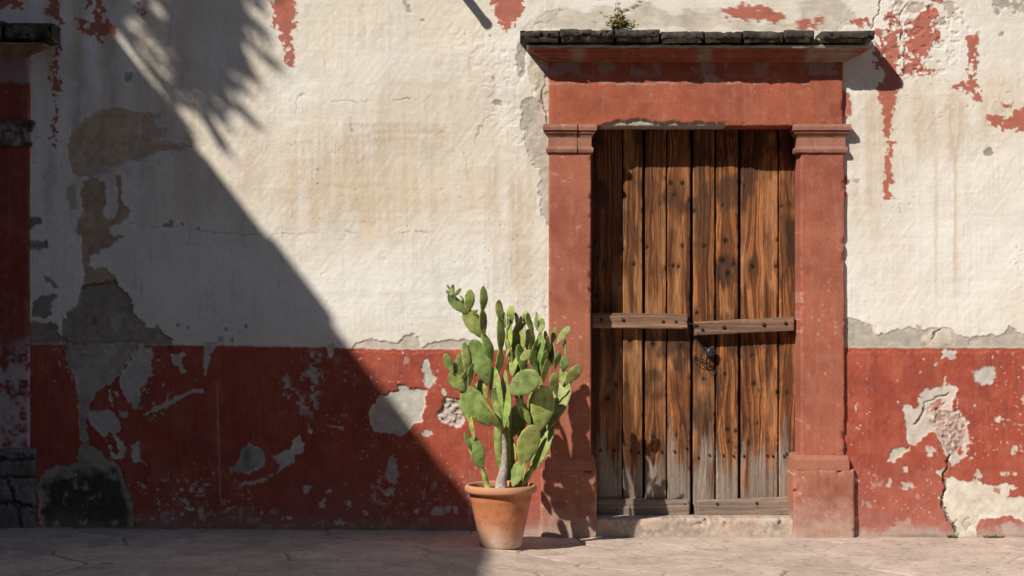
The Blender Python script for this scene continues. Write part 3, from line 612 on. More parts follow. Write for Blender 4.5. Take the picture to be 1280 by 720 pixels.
def surround():
    root = empty('door_surround', (xx(870, 0), -.03, -.02))
    tag(root, 'carved red painted stone doorway with mossy cornice around the old wooden door', 'door frame')
    JY = -.028
    for side, (a, b) in enumerate(((686, 739), (1001, 1056))):
        x0, x1 = xx(a, JY), xx(b, JY)
        jm = child('jamb', mk([slab(x0, x1, zz(572, JY), zz(158.5, JY), JY, .27, red_cf((.40, .135, .09) if side == 0 else (.395, .125, .085), 101 + side * 20), hf_rough(110 + side), step=.009, rad=.009, wob=.0015, seed=5 + side)]), M_STONE, root)
        # capital: astragal, neck, cove and slab
        cy = JY; L = [(191.5, .004), (190.5, .012), (187, .016), (184, .012), (183, .004), (172, .002), (169, .010), (166.5, .021), (164.5, .024), (163.8, .020), (163, .032), (159, .034), (155.5, .031)]
        x0c, x1c = (xx(686, cy), xx(739, cy)) if side == 0 else (xx(998, cy), xx(1056, cy))
        lv = [(zz(p, cy), o) for p, o in L]; cfc = red_cf((.37, .175, .135), 140 + side, wear=.6)
        if side == 0:   # cracked through: the inner corner has slipped a little
            cp = [loft(lv, x0c, xx(721.2, cy), cy, .10, cfc, 7, .0022, step=.008, right=False), loft([(z - .002, max(.001, o - .003)) for z, o in lv], xx(722.8, cy), x1c, cy, .10, cfc, 77, .003, step=.008, left=False)]
        else: cp = [loft(lv, x0c, x1c, cy, .10, cfc, 8, .0016, step=.008)]
        child('capital', mk(cp), M_STONE, jm)
        # base: torus course and plinth block
        pa, pb = ((676, 746), (992, 1069))[side]
        PYY = -.042
        cf = red_cf((.38, .15, .11), 150 + side, wear=.7, foot=(610, 690))
        child('plinth', mk([slab(xx(pa, PYY), xx(pb, PYY), -.06, zz(587, PYY), PYY, .22, cf, hf_rough(160 + side, .007, .003), step=.009, rad=.016, wob=.003, seed=8 + side),
                            loft([(zz(587.5, JY) - .004, .010), (zz(585, JY), .0115), (zz(575, JY), .0105), (zz(571.5, JY), .005), (zz(569, JY), .0005)], xx(686 if side == 0 else 998, JY) - .012, xx(739 if side == 0 else 1056, JY) + .012, JY, .2, cf, 9, .002)]), M_STONE, jm)
    # lintel / frieze
    LY = -.032
    def lcf(px, py):
        c = red_cf((.405, .115, .07), 171, wear=.35)(px, py)
        n = fbm(px, py, 12, 4, 172)
        lim = np.interp(px, [690, 746, 752, 770, 790, 806, 815, 840, 858, 870, 905, 915, 1060], [175, 175, 156, 152.5, 149.5, 150.5, 154.5, 152.5, 155, 153.5, 156, 170, 175]) + (fbm(px, py, 6, 3, 178) - .5) * 5
        a = sst(-.8, .8, py - lim); c = mix(c, C3(.44, .39, .32) * (.8 + .4 * n[..., None]), a)
        a = np.exp(-((px - 884 - (py - 90) * .5 + (n - .5) * 16) / 9) ** 4) * sst(108, 100, py); c = mix(c, C3(.40, .30, .27), a * .7)
        c = mix(c, C3(.05, .03, .025), sst(1.3, .5, np.abs(px - 884 + (py - 90) * .5 + (fbm(px, py, 9, 3, 179) - .5) * 14)) * sst(112, 104, py) * .8)
        a = sst(.57, .62, fbm(px, py, 22, 4, 176)) * sst(100, 92, py) * .55; c = mix(c, C3(.36, .29, .27), a)
        a = np.exp(-((py - 105 + (n - .5) * 6) / 1.0) ** 2) * sst(.5, .6, fbm(px, py, 30, 3, 174)); c = mix(c, C3(.5, .38, .32), a * .6)
        return c
    def lhf(px, py):
        n = fbm(px, py, 12, 4, 172)
        lim = np.interp(px, [690, 746, 752, 770, 790, 806, 815, 840, 858, 870, 905, 915, 1060], [175, 175, 156, 152.5, 149.5, 150.5, 154.5, 152.5, 155, 153.5, 156, 170, 175]) + (fbm(px, py, 6, 3, 178) - .5) * 5
        return hf_rough(173)(px, py) - sst(-.8, 1.2, py - lim) * .016
    child('lintel', mk([slab(xx(686, LY), xx(1054, LY), zz(157.5, LY), zz(74, LY), LY, .24, lcf, lhf, step=.007, rad=.009, wob=.0015, seed=21)]), M_STONE, root)
    # cornice: red bed mould, thin fillet, then the coping stones
    def bcf(px, py):
        c = red_cf((.34, .10, .065), 181, wear=.4)(px, py)
        a = np.maximum.reduce([np.exp(-((px - k) / wd) ** 4) for k, wd in ((722, 8), (878, 9), (1012, 9), (1045, 22))])
        return mix(c, C3(.34, .27, .19) * (.7 + .6 * fbm(px, py, 9, 3, 182)[..., None]), a * .85)
    cor = child('cornice', mk([loft([(2.678, .004), (2.684, .010), (2.686, .034), (2.698, .040), (2.701, .062), (2.714, .074), (2.717, .098), (2.733, .108), (2.739, .134)], xx(690, LY), xx(1053, LY), LY, .10, bcf, 31, .003, step=.012),
                               loft([(2.7395, .120), (2.742, .140), (2.755, .146), (2.758, .140)], xx(690, LY), xx(1053, LY), LY, .10, lambda px, py: np.broadcast_to(C3(.38, .33, .26), px.shape + (3,)) * (.6 + .8 * fbm(px, py, 12, 3, 183)[..., None]), 33, .004, step=.012)]), M_STONE, root)
    joints = [650, 700, 769, 826, 880, 929, 981, 1027, 1094]
    CY = -.222
    for i in range(8):
        a, b = joints[i] + .5, joints[i + 1] - .5
        dv = R0.uniform(-.010, .006); yf = CY + R0.uniform(-.006, .008)
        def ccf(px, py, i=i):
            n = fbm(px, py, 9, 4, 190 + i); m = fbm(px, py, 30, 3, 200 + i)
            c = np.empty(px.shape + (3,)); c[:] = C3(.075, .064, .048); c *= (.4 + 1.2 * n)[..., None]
            c = mix(c, C3(.24, .21, .165), sst(.42, .62, n * .6 + m * .4) * sst(46, 41, py) * .95); c = mix(c, C3(.05, .045, .03), sst(.5, .62, m) * .5)  # lighter upper band paints sunlight on the stone tops, broken up like lichen
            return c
        top, mid, low = zz(36.5, CY) + dv, zz(46.5, CY) + dv, 2.7585
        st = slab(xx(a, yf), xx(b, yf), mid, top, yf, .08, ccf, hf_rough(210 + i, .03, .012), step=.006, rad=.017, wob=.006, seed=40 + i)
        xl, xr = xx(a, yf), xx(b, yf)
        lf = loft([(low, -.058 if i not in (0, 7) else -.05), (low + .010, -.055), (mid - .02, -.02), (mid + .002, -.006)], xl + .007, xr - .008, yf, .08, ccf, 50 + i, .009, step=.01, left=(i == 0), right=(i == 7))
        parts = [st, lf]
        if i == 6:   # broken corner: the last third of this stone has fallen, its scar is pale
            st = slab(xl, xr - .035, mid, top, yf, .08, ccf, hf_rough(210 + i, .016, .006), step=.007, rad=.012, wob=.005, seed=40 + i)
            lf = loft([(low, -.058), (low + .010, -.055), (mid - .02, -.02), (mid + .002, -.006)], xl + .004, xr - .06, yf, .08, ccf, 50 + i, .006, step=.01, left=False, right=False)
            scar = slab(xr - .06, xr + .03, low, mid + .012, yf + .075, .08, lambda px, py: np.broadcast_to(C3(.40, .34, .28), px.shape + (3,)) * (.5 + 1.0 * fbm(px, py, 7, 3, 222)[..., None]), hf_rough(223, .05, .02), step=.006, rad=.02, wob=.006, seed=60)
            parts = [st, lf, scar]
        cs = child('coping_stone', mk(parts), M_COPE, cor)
        if i == 6: cs['label'] = 'broken coping stone with a pale scar'
    # threshold
    def tcf(px, py):
        n = fbm(px, py, 30, 4, 230); m = fbm(px, py, 7, 3, 231)
        c = np.empty(px.shape + (3,)); c[:] = C3(.43, .34, .27); c *= (.65 + .7 * n)[..., None]
        c = mix(c, C3(.53, .45, .37), sst(.5, .7, m) * .5); c = mix(c, C3(.42, .24, .18), sst(.55, .7, n) * .4); return mix(c, C3(.2, .15, .12), sst(.66, .72, fbm(px, py, 9, 3, 233)) * .5)
    TY = .0
    child('threshold', mk([slab(xx(741, TY), xx(998, TY), -.06, zz(648, TY), TY, .26, tcf, hf_rough(232, .02, .007), step=.008, rad=.022, wob=.004, seed=70)]), M_STONE, root)
surround()

def left_surround():
    root = empty('door_surround', (-3.5, -.03, .03))
    tag(root, 'shaded doorway frame of dark red stone at the left edge, standing on rubble stones', 'door frame')
    JY = -.03
    for side, (a, b) in enumerate(((-32, 36), (-296, -242))):
        jm = child('jamb', mk([slab(xx(a, JY), xx(b, JY), zz(562, JY), zz(178, JY), JY, .12, red_cf((.30, .06, .05), 301 + side, wear=.35, fade=(420, 450)), hf_rough(310 + side), step=.01, rad=.009, wob=.002, seed=80 + side)]), M_STONE, root)
        L = [(183, .003), (182, .012), (178, .014), (176, .004), (166, .002), (163, .014), (158, .022), (154, .030), (151, .030)]
        child('capital', mk([loft([(zz(p, JY), o) for p, o in L], xx(a, JY), xx(b, JY), JY, .1, lambda px, py: mix(np.broadcast_to(C3(.13, .09, .07), px.shape + (3,)) * (.3 + 1.2 * fbm(px, py, 9, 3, 320)[..., None]), C3(.32, .28, .25), sst(.58, .68, fbm(px, py, 12, 3, 321))), 82, .003, step=.012)]), M_STONE, jm)
        # rough stone foot
        def scf(px, py):
            n = fbm(px, py, 12, 4, 330); c = np.empty(px.shape + (3,)); c[:] = C3(.2, .185, .16); c *= (.5 + n)[..., None]
            j = np.minimum.reduce([np.abs(py - (570 + 2 * n * 4)), np.abs(py - 596 + 10 * (n - .5)), np.abs(py - 628 - (px - 10) * .2 + 16 * (n - .5)), np.abs(px - 15 - (py - 600) * .25 + 10 * (n - .5)) + 30 * (py < 596)])
            return mix(c, C3(.06, .052, .043), sst(2.2, .4, j + (fbm(px, py, 5, 2, 333) - .5) * 3) * .8)
        def shf(px, py):
            n = fbm(px, py, 12, 4, 330)
            j = np.minimum.reduce([np.abs(py - (570 + 2 * n * 4)), np.abs(py - 596 + 10 * (n - .5)), np.abs(py - 628 - (px - 10) * .2 + 16 * (n - .5)), np.abs(px - 15 - (py - 600) * .25 + 10 * (n - .5)) + 30 * (py < 596)])
            return hf_rough(331, .03, .01)(px, py) - sst(4, .5, j) * .02
        child('foot_stones', mk([slab(xx(a - 4, -.05), xx(b + 7, -.05), -.04, zz(561, -.05), -.05, .12, scf, shf, step=.008, rad=.02, wob=.004, seed=85)]), M_COPE, jm)
    def fcf(px, py):
        c = red_cf((.30, .06, .05), 340, wear=.3)(px, py); n = fbm(px, py, 14, 4, 341)
        return mix(c, C3(.33, .27, .26), sst(2, -2, py - 103 + (n - .5) * 12) * .85)
    child('lintel', mk([slab(xx(-296, JY), xx(36, JY), zz(153, JY), zz(66, JY), JY, .12, fcf, hf_rough(342), step=.012, rad=.008, seed=86)]), M_STONE, root)
    cor = child('cornice', mk([loft([(zz(72, JY), .004), (zz(68, JY), .02), (2.745, .07), (2.765, .12), (2.775, .125)], xx(-298, JY), xx(34, JY), JY, .1, lambda px, py: np.broadcast_to(C3(.30, .2, .13), px.shape + (3,)) * (.5 + fbm(px, py, 14, 3, 343)[..., None]), 87, .006, step=.02, left=False)]), M_STONE, root)
    js = [-299, -250, -200, -130, -60, 3, 65]
    for i in range(6):
        def mcf(px, py):
            n = fbm(px, py, 8, 4, 345); c = np.empty(px.shape + (3,)); c[:] = C3(.06, .055, .032); c *= (.3 + 1.4 * n)[..., None]; return mix(c, C3(.16, .15, .10), sst(.52, .68, fbm(px, py, 12, 4, 349)) * .8)
        yf = -.2 + R0.uniform(-.01, .01)
        child('coping_stone', mk([slab(xx(js[i] + .5, yf), xx(js[i + 1] - .5, yf), 2.782, zz(25 + R0.uniform(-2, 2), yf), yf, .08, mcf, hf_rough(346 + i, .05, .02), step=.008, rad=.055, wob=.012, seed=90 + i)]), M_COPE, cor)
left_surround()

# ------------------------------------------------------------------ wooden door leaves
KN = [(757, 330, 3), (746, 300, 2), (747, 370, 3), (762, 500, 4), (743, 487, 2), (772, 483, 2.5), (749, 322, 2.5),
      (795, 330, 3), (782, 311, 2), (790, 428, 3), (812, 308, 2.5), (820, 432, 4), (843, 227, 3.5), (857, 227, 3.5), (847, 241, 2.5), (857, 306, 2.2), (845, 332, 3), (852, 333, 3), (855, 435, 3),
      (885, 307, 3), (872, 262, 2), (875, 392, 3), (884, 476, 2.5), (908, 255, 1.8), (912, 300, 4), (908, 325, 5), (915, 342, 4), (922, 330, 3), (911, 470, 3), (947, 333, 3.8), (976, 333, 2.6), (930, 447, 3), (946, 446, 2.5), (948, 482, 4), (954, 491, 2), (978, 493, 3.2), (990, 493, 2.4), (983, 256, 2), (930, 228, 3), (952, 532, 2), (941, 558, 3), (915, 540, 4), (925, 542, 3), (821, 550, 4), (850, 547, 1.6), (916, 556, 1.8), (983, 432, 2), (936, 230, 2), (957, 430, 2)]
NAILS = {0: [(751, 563), (769, 563), (789, 563), (799, 566), (816, 563), (827, 564), (843, 564), (858, 560)], 1: [(873, 572), (887, 569), (904, 569), (917, 570), (930, 570), (959, 569), (966, 570), (980, 570), (983, 567)]}
DY = .172
def wood_field(px, py, seed, k_list=KN):
    x = px + (fbm(px, py, 50, 2, seed, 260) - .5) * 26; y = py
    scar = np.zeros(px.shape); dark = np.zeros(px.shape)
    for kx, ky, r in k_list:
        dx = px - kx; dy = py - ky
        if np.abs(dx).min() > 40: continue
        g = np.exp(-(dx / (r * 2.6)) ** 2 - (dy / (r * 5.5)) ** 2)
        x = x - dx * g * .72
        d = np.hypot(dx * 1.05, dy * .95); dark = np.maximum(dark, sst(r * 1.05, r * .55, d + (fbm(px, py, 3, 2, 5) - .5) * 1.6)); scar = np.maximum(scar, np.exp(-(dx / (r * 1.7)) ** 2 - (dy / (r * 3)) ** 2))
    return x, scar, dark
def wood_cf(px0, px1, seed, tint, horiz=False, grey0=572, hg=.35):
    cath = R0.random() < .6; cc = px0 + (px1 - px0) * R0.uniform(.35, .65)
    if horiz: grey0 = -100
    hz = horiz
    def field(px, py):
        if hz: px, py = py * 1.0 + 11 * seed, px * 1.0
        x, scar, dark = wood_field(px, py, seed, KN if not hz else [])
        if cath and not hz:   # flat-sawn figure: nested arches up the middle of the board
            u = np.abs(x - cc); per = 170.0
            ph = (py + 57 * seed) % per / per
            x = np.where(u < 16, cc + np.sign(x - cc) * np.sqrt(u * u + (30 * (ph - .5) * sst(.0, .5, ph) * sst(1.0, .7, ph)) ** 2 * .4), x)
        g = .38 * vnoise(x / 2.2, py / 420, seed + 400) + .36 * vnoise(x / 1.1 + 7, py / 200, seed + 401) + .26 * vnoise(x / .7, py / 45, seed + 402)
        return g, scar, dark, px, py
    def cf(px, py):
        g, scar, dark, qx, qy = field(px, py)
        n = fbm(qx, qy, 16, 3, seed + 410, 90); st = fbm(qx, qy, 9, 3, seed + 411, 45); b = fbm(qx, qy, 26, 3, seed + 412, 36)
        c = np.empty(px.shape + (3,)); c[:] = C3(.135, .048, .015) * tint
        c = mix(c, C3(.38, .15, .05) * tint, sst(.48, .76, g) * .9); c = mix(c, C3(.05, .017, .006), sst(.47, .28, g) * .85)
        c *= (.74 + .52 * n)[..., None]
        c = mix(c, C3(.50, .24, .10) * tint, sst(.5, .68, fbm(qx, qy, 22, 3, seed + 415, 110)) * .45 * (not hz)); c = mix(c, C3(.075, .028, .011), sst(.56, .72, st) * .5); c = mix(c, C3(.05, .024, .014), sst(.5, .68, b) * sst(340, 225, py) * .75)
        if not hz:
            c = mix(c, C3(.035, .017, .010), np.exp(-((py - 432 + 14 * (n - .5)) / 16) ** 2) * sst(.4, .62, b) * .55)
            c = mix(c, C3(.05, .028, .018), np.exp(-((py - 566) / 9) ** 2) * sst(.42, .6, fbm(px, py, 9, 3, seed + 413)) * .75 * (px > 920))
        c = mix(c, C3(.07, .028, .012), scar * .55)
        if not hz: c = mix(c, C3(.03, .015, .009), sst(.60, .74, fbm(qx, qy, 30, 4, seed + 416, 60)) * .7)
        gw = sst(grey0 - 24, grey0 + 40, py + (st - .5) * 110 + (g - .5) * 50 + (n - .5) * 50) if not hz else np.full(px.shape, .8)
        gc = C3(.225, .185, .15) * (.62 + .76 * g[..., None]) * (.75 + .5 * n[..., None])
        c = mix(c, gc, gw * (.9 if not hz else hg / .8))
        return mix(c, C3(.012, .008, .006), dark * .95)
    def hf(px, py):
        g, scar, dark, qx, qy = field(px, py)
        return (g - .5) * .0035 - dark * .005 + (fbm(qx, qy, 20, 2, seed + 420, 160) - .5) * .004
    return cf, hf
def stud(px, py, y, r, h, mat, parent, name='nail', squash=1):
    X, _, Z = W(px, py, y)
    prof = [(r * 1.0, .004), (r, 0), (r * .92, -h * .45), (r * .62, -h * .85), (r * .25, -h), (1e-4, -h)]
    V, Q = lathe(prof, 9); V = np.stack([V[:, 0], V[:, 2], V[:, 1] * squash], -1) + np.array([X, y, Z])
    o = child(name, np_mesh('m', V, Q, None, np.ones(len(Q), bool)), mat, parent); return rebase(o, (X, y, Z))
def door_leaf(li, planks, label, zb):
    x0 = xx(planks[0][0], DY); x1 = xx(planks[-1][1], DY)
    root = empty('door_leaf', ((x0 + x1) / 2, DY + .03, zb)); tag(root, label, 'door', 'old plank door leaves')
    parts = []
    for i, (a, b) in enumerate(planks):
        t = (C3(1, 1, 1) * (.8, 1.05, .92, 1.2, .95, 1.05, 1.12, .95)[li * 4 + i]) * C3(R0.uniform(.96, 1.05), 1, R0.uniform(.9, 1.1))
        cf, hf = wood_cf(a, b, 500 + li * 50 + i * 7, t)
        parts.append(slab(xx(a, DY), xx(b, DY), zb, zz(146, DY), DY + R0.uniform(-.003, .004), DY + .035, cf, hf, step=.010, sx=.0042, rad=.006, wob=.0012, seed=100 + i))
    bk = lambda px, py: np.broadcast_to(C3(.02, .012, .008), px.shape + (3,)).copy()  # near-black backing board, added to stop light and keep the gaps dark
    parts.append(slab(x0 + .004, x1 + (.03 if li == 0 else -.004), zb + .01, zz(148, DY), DY + .030 + .027 * (1 - li), DY + .055 + .027 * (1 - li), bk, None, step=.2, rad=.001))
    child('planking', mk(parts), M_WOOD, root)
    return root
L1 = door_leaf(0, [(733, 777.4), (778.8, 803.0), (806.6, 832.8), (834.4, 863.2)], 'left leaf of the old plank door, half in shade behind the cactus', zz(646, DY))
L2 = door_leaf(1, [(866.6, 893.2), (895.2, 922.8), (926.4, 972.4), (974, 1003)], 'right leaf of the old plank door, sunlit and holding the padlock', zz(646, DY))
def bar(name, parent, pts, th, seed, tint, studs, sname='stud', y0=None):
    # pts: px of (x0,x1), py left (top,bottom), py right (top,bottom)
    (a, b), (tl, bl), (tr, br) = pts
    yf = DY - th
    x0, x1 = xx(a, yf), xx(b, yf); zt = (zz(tl, yf) + zz(tr, yf)) / 2; zb = (zz(bl, yf) + zz(br, yf)) / 2
    sk = (zz(tr, yf) - zz(tl, yf)) / (x1 - x0)
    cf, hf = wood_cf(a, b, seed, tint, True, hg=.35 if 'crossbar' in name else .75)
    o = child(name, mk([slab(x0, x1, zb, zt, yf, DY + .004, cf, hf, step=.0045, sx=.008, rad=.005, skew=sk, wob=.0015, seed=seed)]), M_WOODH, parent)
    for sx_, sy_, r in studs: stud(sx_, sy_, yf - .001, r, r * .7, M_IRON, o, sname)
    return o
cb = bar('crossbar', L1, ((740, 860), (391, 410.5), (392.5, 411)), .062, 620, C3(1.0, 1.05, 1.1), [(779, 400, .011), (829, 402, .010), (845, 402, .009), (752, 400, .010)])
cb2 = bar('crossbar', L2, ((868, 993), (402.5, 420), (396, 413)), .062, 640, C3(1.0, 1.05, 1.1), [(878, 412, .010), (905, 409, .012), (955, 406, .012), (982, 404, .011), (873, 418, .007)])
bar('bottom_rail', L1, ((746.5, 862), (623, 646), (625, 646)), .032, 660, C3(1.0, 1.1, 1.2), [(771, 636, .006), (856, 630, .005)], 'nail')
bar('bottom_rail', L2, ((871, 994), (626, 647), (621, 645)), .032, 680, C3(1.0, 1.1, 1.2), [(896.5, 630, .009), (946, 629, .009)], 'nail')
for li, root in ((0, L1), (1, L2)):
    for px, py in NAILS[li]:
        stud(px, py, DY - .002, .007, .006, M_IRON, root, 'nail', 1.35)
# third leaf: the door inside the left doorway, beyond the frame
xa, xb = xx(-238, -.02), xx(-34, -.02)
rt = empty('door_leaf', ((xa + xb) / 2, -.01, .05)); tag(rt, 'plain dark plank door inside the shaded left doorway frame', 'door')
pp = []
for i in range(5):
    a = -238 + i * 40.8; cf, hf = wood_cf(a, a + 40, 700 + i, C3(.6, .6, .6)); pp.append(slab(xx(a, -.02), xx(a + 40, -.02), .05, zz(160, -.02), -.016, .02, cf, hf, step=.05, sx=.02, rad=.005, seed=130 + i))
child('planking', mk(pp), M_WOOD, rt)
cf, hf = wood_cf(-238, -34, 720, C3(.6, .6, .6), True); child('crossbar', mk([slab(xx(-230, -.02), xx(-42, -.02), 1.15, 1.25, -.045, -.01, cf, hf, step=.02, rad=.005)]), M_WOODH, rt)

# padlock with its hasp and bent wire
def padlock():
    y = DY - .03
    c = Vector(W(888, 440, y)); root = empty('padlock', tuple(Vector(W(884, 446, DY)))); tag(root, 'small round dark steel padlock with bent hasp and wire hanging on the right door leaf', 'padlock')
    prof = [(1e-4, -.017), (.020, -.017), (.0255, -.0145), (.027, -.010), (.027, .010), (.0255, .0145), (.020, .017), (1e-4, .017)]
    V, Q = lathe(prof, 28); V = np.stack([V[:, 0], V[:, 2], V[:, 1]], -1)
    th = math.radians(28); Rm = np.array(Matrix.Rotation(th, 3, 'Z')); V = V @ Rm.T + np.array(c)
    body = child('body', np_mesh('m', V, Q, None, np.ones(len(Q), bool)), M_STEEL, root)
    V, Q = lathe([(.0205, -.0175), (.0215, -.0185), (.0225, -.0175)], 28); V2, Q2 = lathe([(1e-4, -.0185), (.006, -.0185), (.0065, -.017)], 12)
    V = np.concatenate([V, V2]); Q = np.concatenate([Q, Q2 + len(V) - len(V2)]); V = np.stack([V[:, 0], V[:, 2], V[:, 1]], -1) @ Rm.T + np.array(c)
    child('rim', np_mesh('m', V, Q), M_IRON, body)
    def tb(name, pts, r, par=root, mat=M_IRON):
        P = [W(a, b, yy) for a, b, yy in pts]; v, q = tube(P, [r] * len(P), 8)
        return child(name, np_mesh('m', v, q, None, np.ones(len(q), bool)), mat, par)
    tb('hasp', [(866, 419, DY - .004), (870, 423, DY - .012), (876, 431, DY - .018), (882, 438, DY - .016), (885, 446, DY - .01)], .0045)
    tb('shackle', [(882, 436, y), (878, 440, y - .002), (877, 448, y), (880, 455, y + .002), (886, 456, y), (888, 449, y)], .0042)
    tb('wire', [(867, 447, DY - .006), (873, 450, DY - .014), (879, 449, DY - .02), (884, 453, DY - .02), (889, 459, DY - .016), (893, 467, DY - .008)], .0026)
    tb('wire', [(866, 449, DY - .006), (872, 455, DY - .018), (878, 457, DY - .022), (885, 453, DY - .02), (893, 460, DY - .012), (894, 466, DY - .006)], .0022)
    tb('wire', [(868, 445, DY - .006), (872, 446, DY - .012), (877, 454, DY - .02), (883, 460, DY - .016), (890, 468, DY - .006)], .002)
padlock()
def latch():
    P = [W(858, 402, DY - .066), W(864, 405, DY - .074), W(872, 406, DY - .068)]
    root = empty('latch_chain', P[1]); tag(root, 'short iron link joining the two wooden crossbars in the middle of the door', 'latch')
    v, q = tube(P, [.004, .005, .004], 8); child('bolt', np_mesh('m', v, q), M_IRON, root)
    P2 = [W(860, 404, DY - .054), W(863, 413, DY - .03), W(864, 417, DY - .012)]
    v, q = tube(P2, [.006, .007, .006], 6); child('plate', np_mesh('m', v, q), M_IRON, root)
latch()

# ------------------------------------------------------------------ flower pot
PC_Y = -.50
PCX = xx(626, PC_Y); PGZ = float(ground_z(np.array(PCX), np.array(PC_Y))) + .002
def pot():
    H = .338
    prof = [(.05, .0), (.104, .0), (.110, .006), (.113, .02), (.168, .282), (.171, .286), (.172, .291), (.178, .292), (.190, .297), (.195, .307), (.195, .322), (.190, .333), (.182, .338), (.174, .336), (.170, .328), (.167, .30), (.163, .285)]
    P = []
    for i in range(len(prof) - 1):
        (r0, z0), (r1, z1) = prof[i], prof[i + 1]; n = max(1, int(math.hypot(r1 - r0, z1 - z0) / .012))
        for k in range(n): P.append((r0 + (r1 - r0) * k / n, z0 + (z1 - z0) * k / n))
    P.append(prof[-1])
    V, Q = lathe(P, 72); ang = np.arctan2(V[:, 1], V[:, 0]); r = np.hypot(V[:, 0], V[:, 1])
    u = ang * 36; v = V[:, 2] * 220
    d = (fbm(u + 300, v, 16, 3, 800) - .5) * .004 + .0012 * np.sin(V[:, 2] * 150 + 2 * (fbm(u + 300, v, 40, 2, 801))) * sst(.2, .28, V[:, 2]) * (V[:, 2] < .285)
    ridge = .0022 * (np.exp(-((V[:, 2] - .262) / .004) ** 2) + np.exp(-((V[:, 2] - .250) / .003) ** 2) + .7 * np.exp(-((V[:, 2] - .15) / .003) ** 2))
    outer = np.arange(len(V)) < (len(P) - 8) * 72
    k = 1 + np.where(outer, (d + ridge) / np.maximum(r, .02), 0); V[:, 0] *= k; V[:, 1] *= k
    n = fbm(u + 300, v, 30, 4, 802); m = fbm(u + 300, v, 8, 3, 803); hs = fbm(u + 300, v, 60, 3, 804, 5)
    c = np.empty((len(V), 3)); c[:] = C3(.46, .17, .072); c *= (.65 + .7 * n)[:, None]
    c = mix(c, C3(.52, .235, .12), sst(.48, .64, hs) * .55); c = mix(c, C3(.26, .095, .05), sst(.54, .68, m * .6 + n * .4) * .5)
    c = mix(c, C3(.58, .42, .32), sst(.19, .02, V[:, 2] + (n - .5) * .2) * .8); c = mix(c, C3(.50, .26, .155), sst(.285, .30, V[:, 2]) * .6)
    c = mix(c, C3(.6, .5, .42), cov(m * .6 + fbm(u + 300, v, 3, 2, 806) * .4 - .25 * V[:, 2], .05, .06) * .55)
    c = mix(c, C3(.12, .07, .045), cov(fbm(u + 300, v, 6, 3, 807), .015, .04) * .6)
    V2 = V.copy()
    root = empty('flower_pot', (PCX, PC_Y, PGZ)); tag(root, 'round terracotta flower pot with thick rolled rim, standing on the pavement by the door', 'flower pot')
    b = link('body', np_mesh('m', V2, Q, c, np.ones(len(Q), bool)), M_POT, root)
    rs = np.linspace(0.0001, .169, 10); V, Q = lathe([(a, .305 + .008 * math.cos(a * 9)) for a in rs][::-1], 40)
    V[:, 2] += (fbm(V[:, 0] * 220 + 99, V[:, 1] * 220 + 99, 5, 3, 805) - .5) * .02
    link('soil', np_mesh('m', V, Q), M_SOIL, root)
pot()

# ------------------------------------------------------------------ prickly pear
def pad_mesh(base, tip, wd, yaw, th=None, bend=0.0, seed=0, neck=.32):
    base = Vector(base); tip = Vector(tip); ax = tip - base; L = ax.length; ax.normalize()
    toward = Vector((0, -1, 0))
    wv = ax.cross(toward); wv.normalize(); nv = wv.cross(ax); nv.normalize()
    q = Matrix.Rotation(yaw, 3, ax); wv = q @ wv; nv = q @ nv
    th = th or max(.008, min(.014, wd * .115))
    rg = random.Random(seed); asym = rg.uniform(-.08, .08); wave = rg.uniform(0, 6)
    V = []; Q = []; n = 22; seg = 20
    for i in range(n + 1):
        v = (1 - math.cos(math.pi * i / n)) / 2
        u = v ** 1.12
        s = math.sqrt(max(0, 1 - (2 * u - 1) ** 2)) if 0 < v < 1 else 0
        s *= .62 + .38 * min(1, v / .42) if v < .42 else 1
        t = (math.sin(math.pi * v) ** .45 if 0 < v < 1 else 0) * (1 + .5 * (1 - v) ** 2)
        ctr = base + ax * (L * (v * 1.03 - .015)) + nv * (bend * L * (v * v - v)) + wv * (asym * L * v * (1 - v)) + nv * (.004 * math.sin(6 * v + wave))
        hw = max(wd * .5 * s, .0008); ht = max(th * .5 * t, .0006); ht = min(ht, hw)
        for k in range(seg):
            a = 2 * math.pi * k / seg; ca, sa = math.cos(a), math.sin(a)
            bump = 1 + .035 * math.sin(9 * v * math.pi + 3 * a + wave)
            V.append(ctr + wv * (hw * bump * math.copysign(abs(ca) ** .85, ca)) + nv * (ht * math.copysign(abs(sa) ** .9, sa)))
    for i in range(n):
        for k in range(seg):
            l = (k + 1) % seg; Q.append((i * seg + k, i * seg + l, (i + 1) * seg + l, (i + 1) * seg + k))
    return np.array(V), np.array(Q)
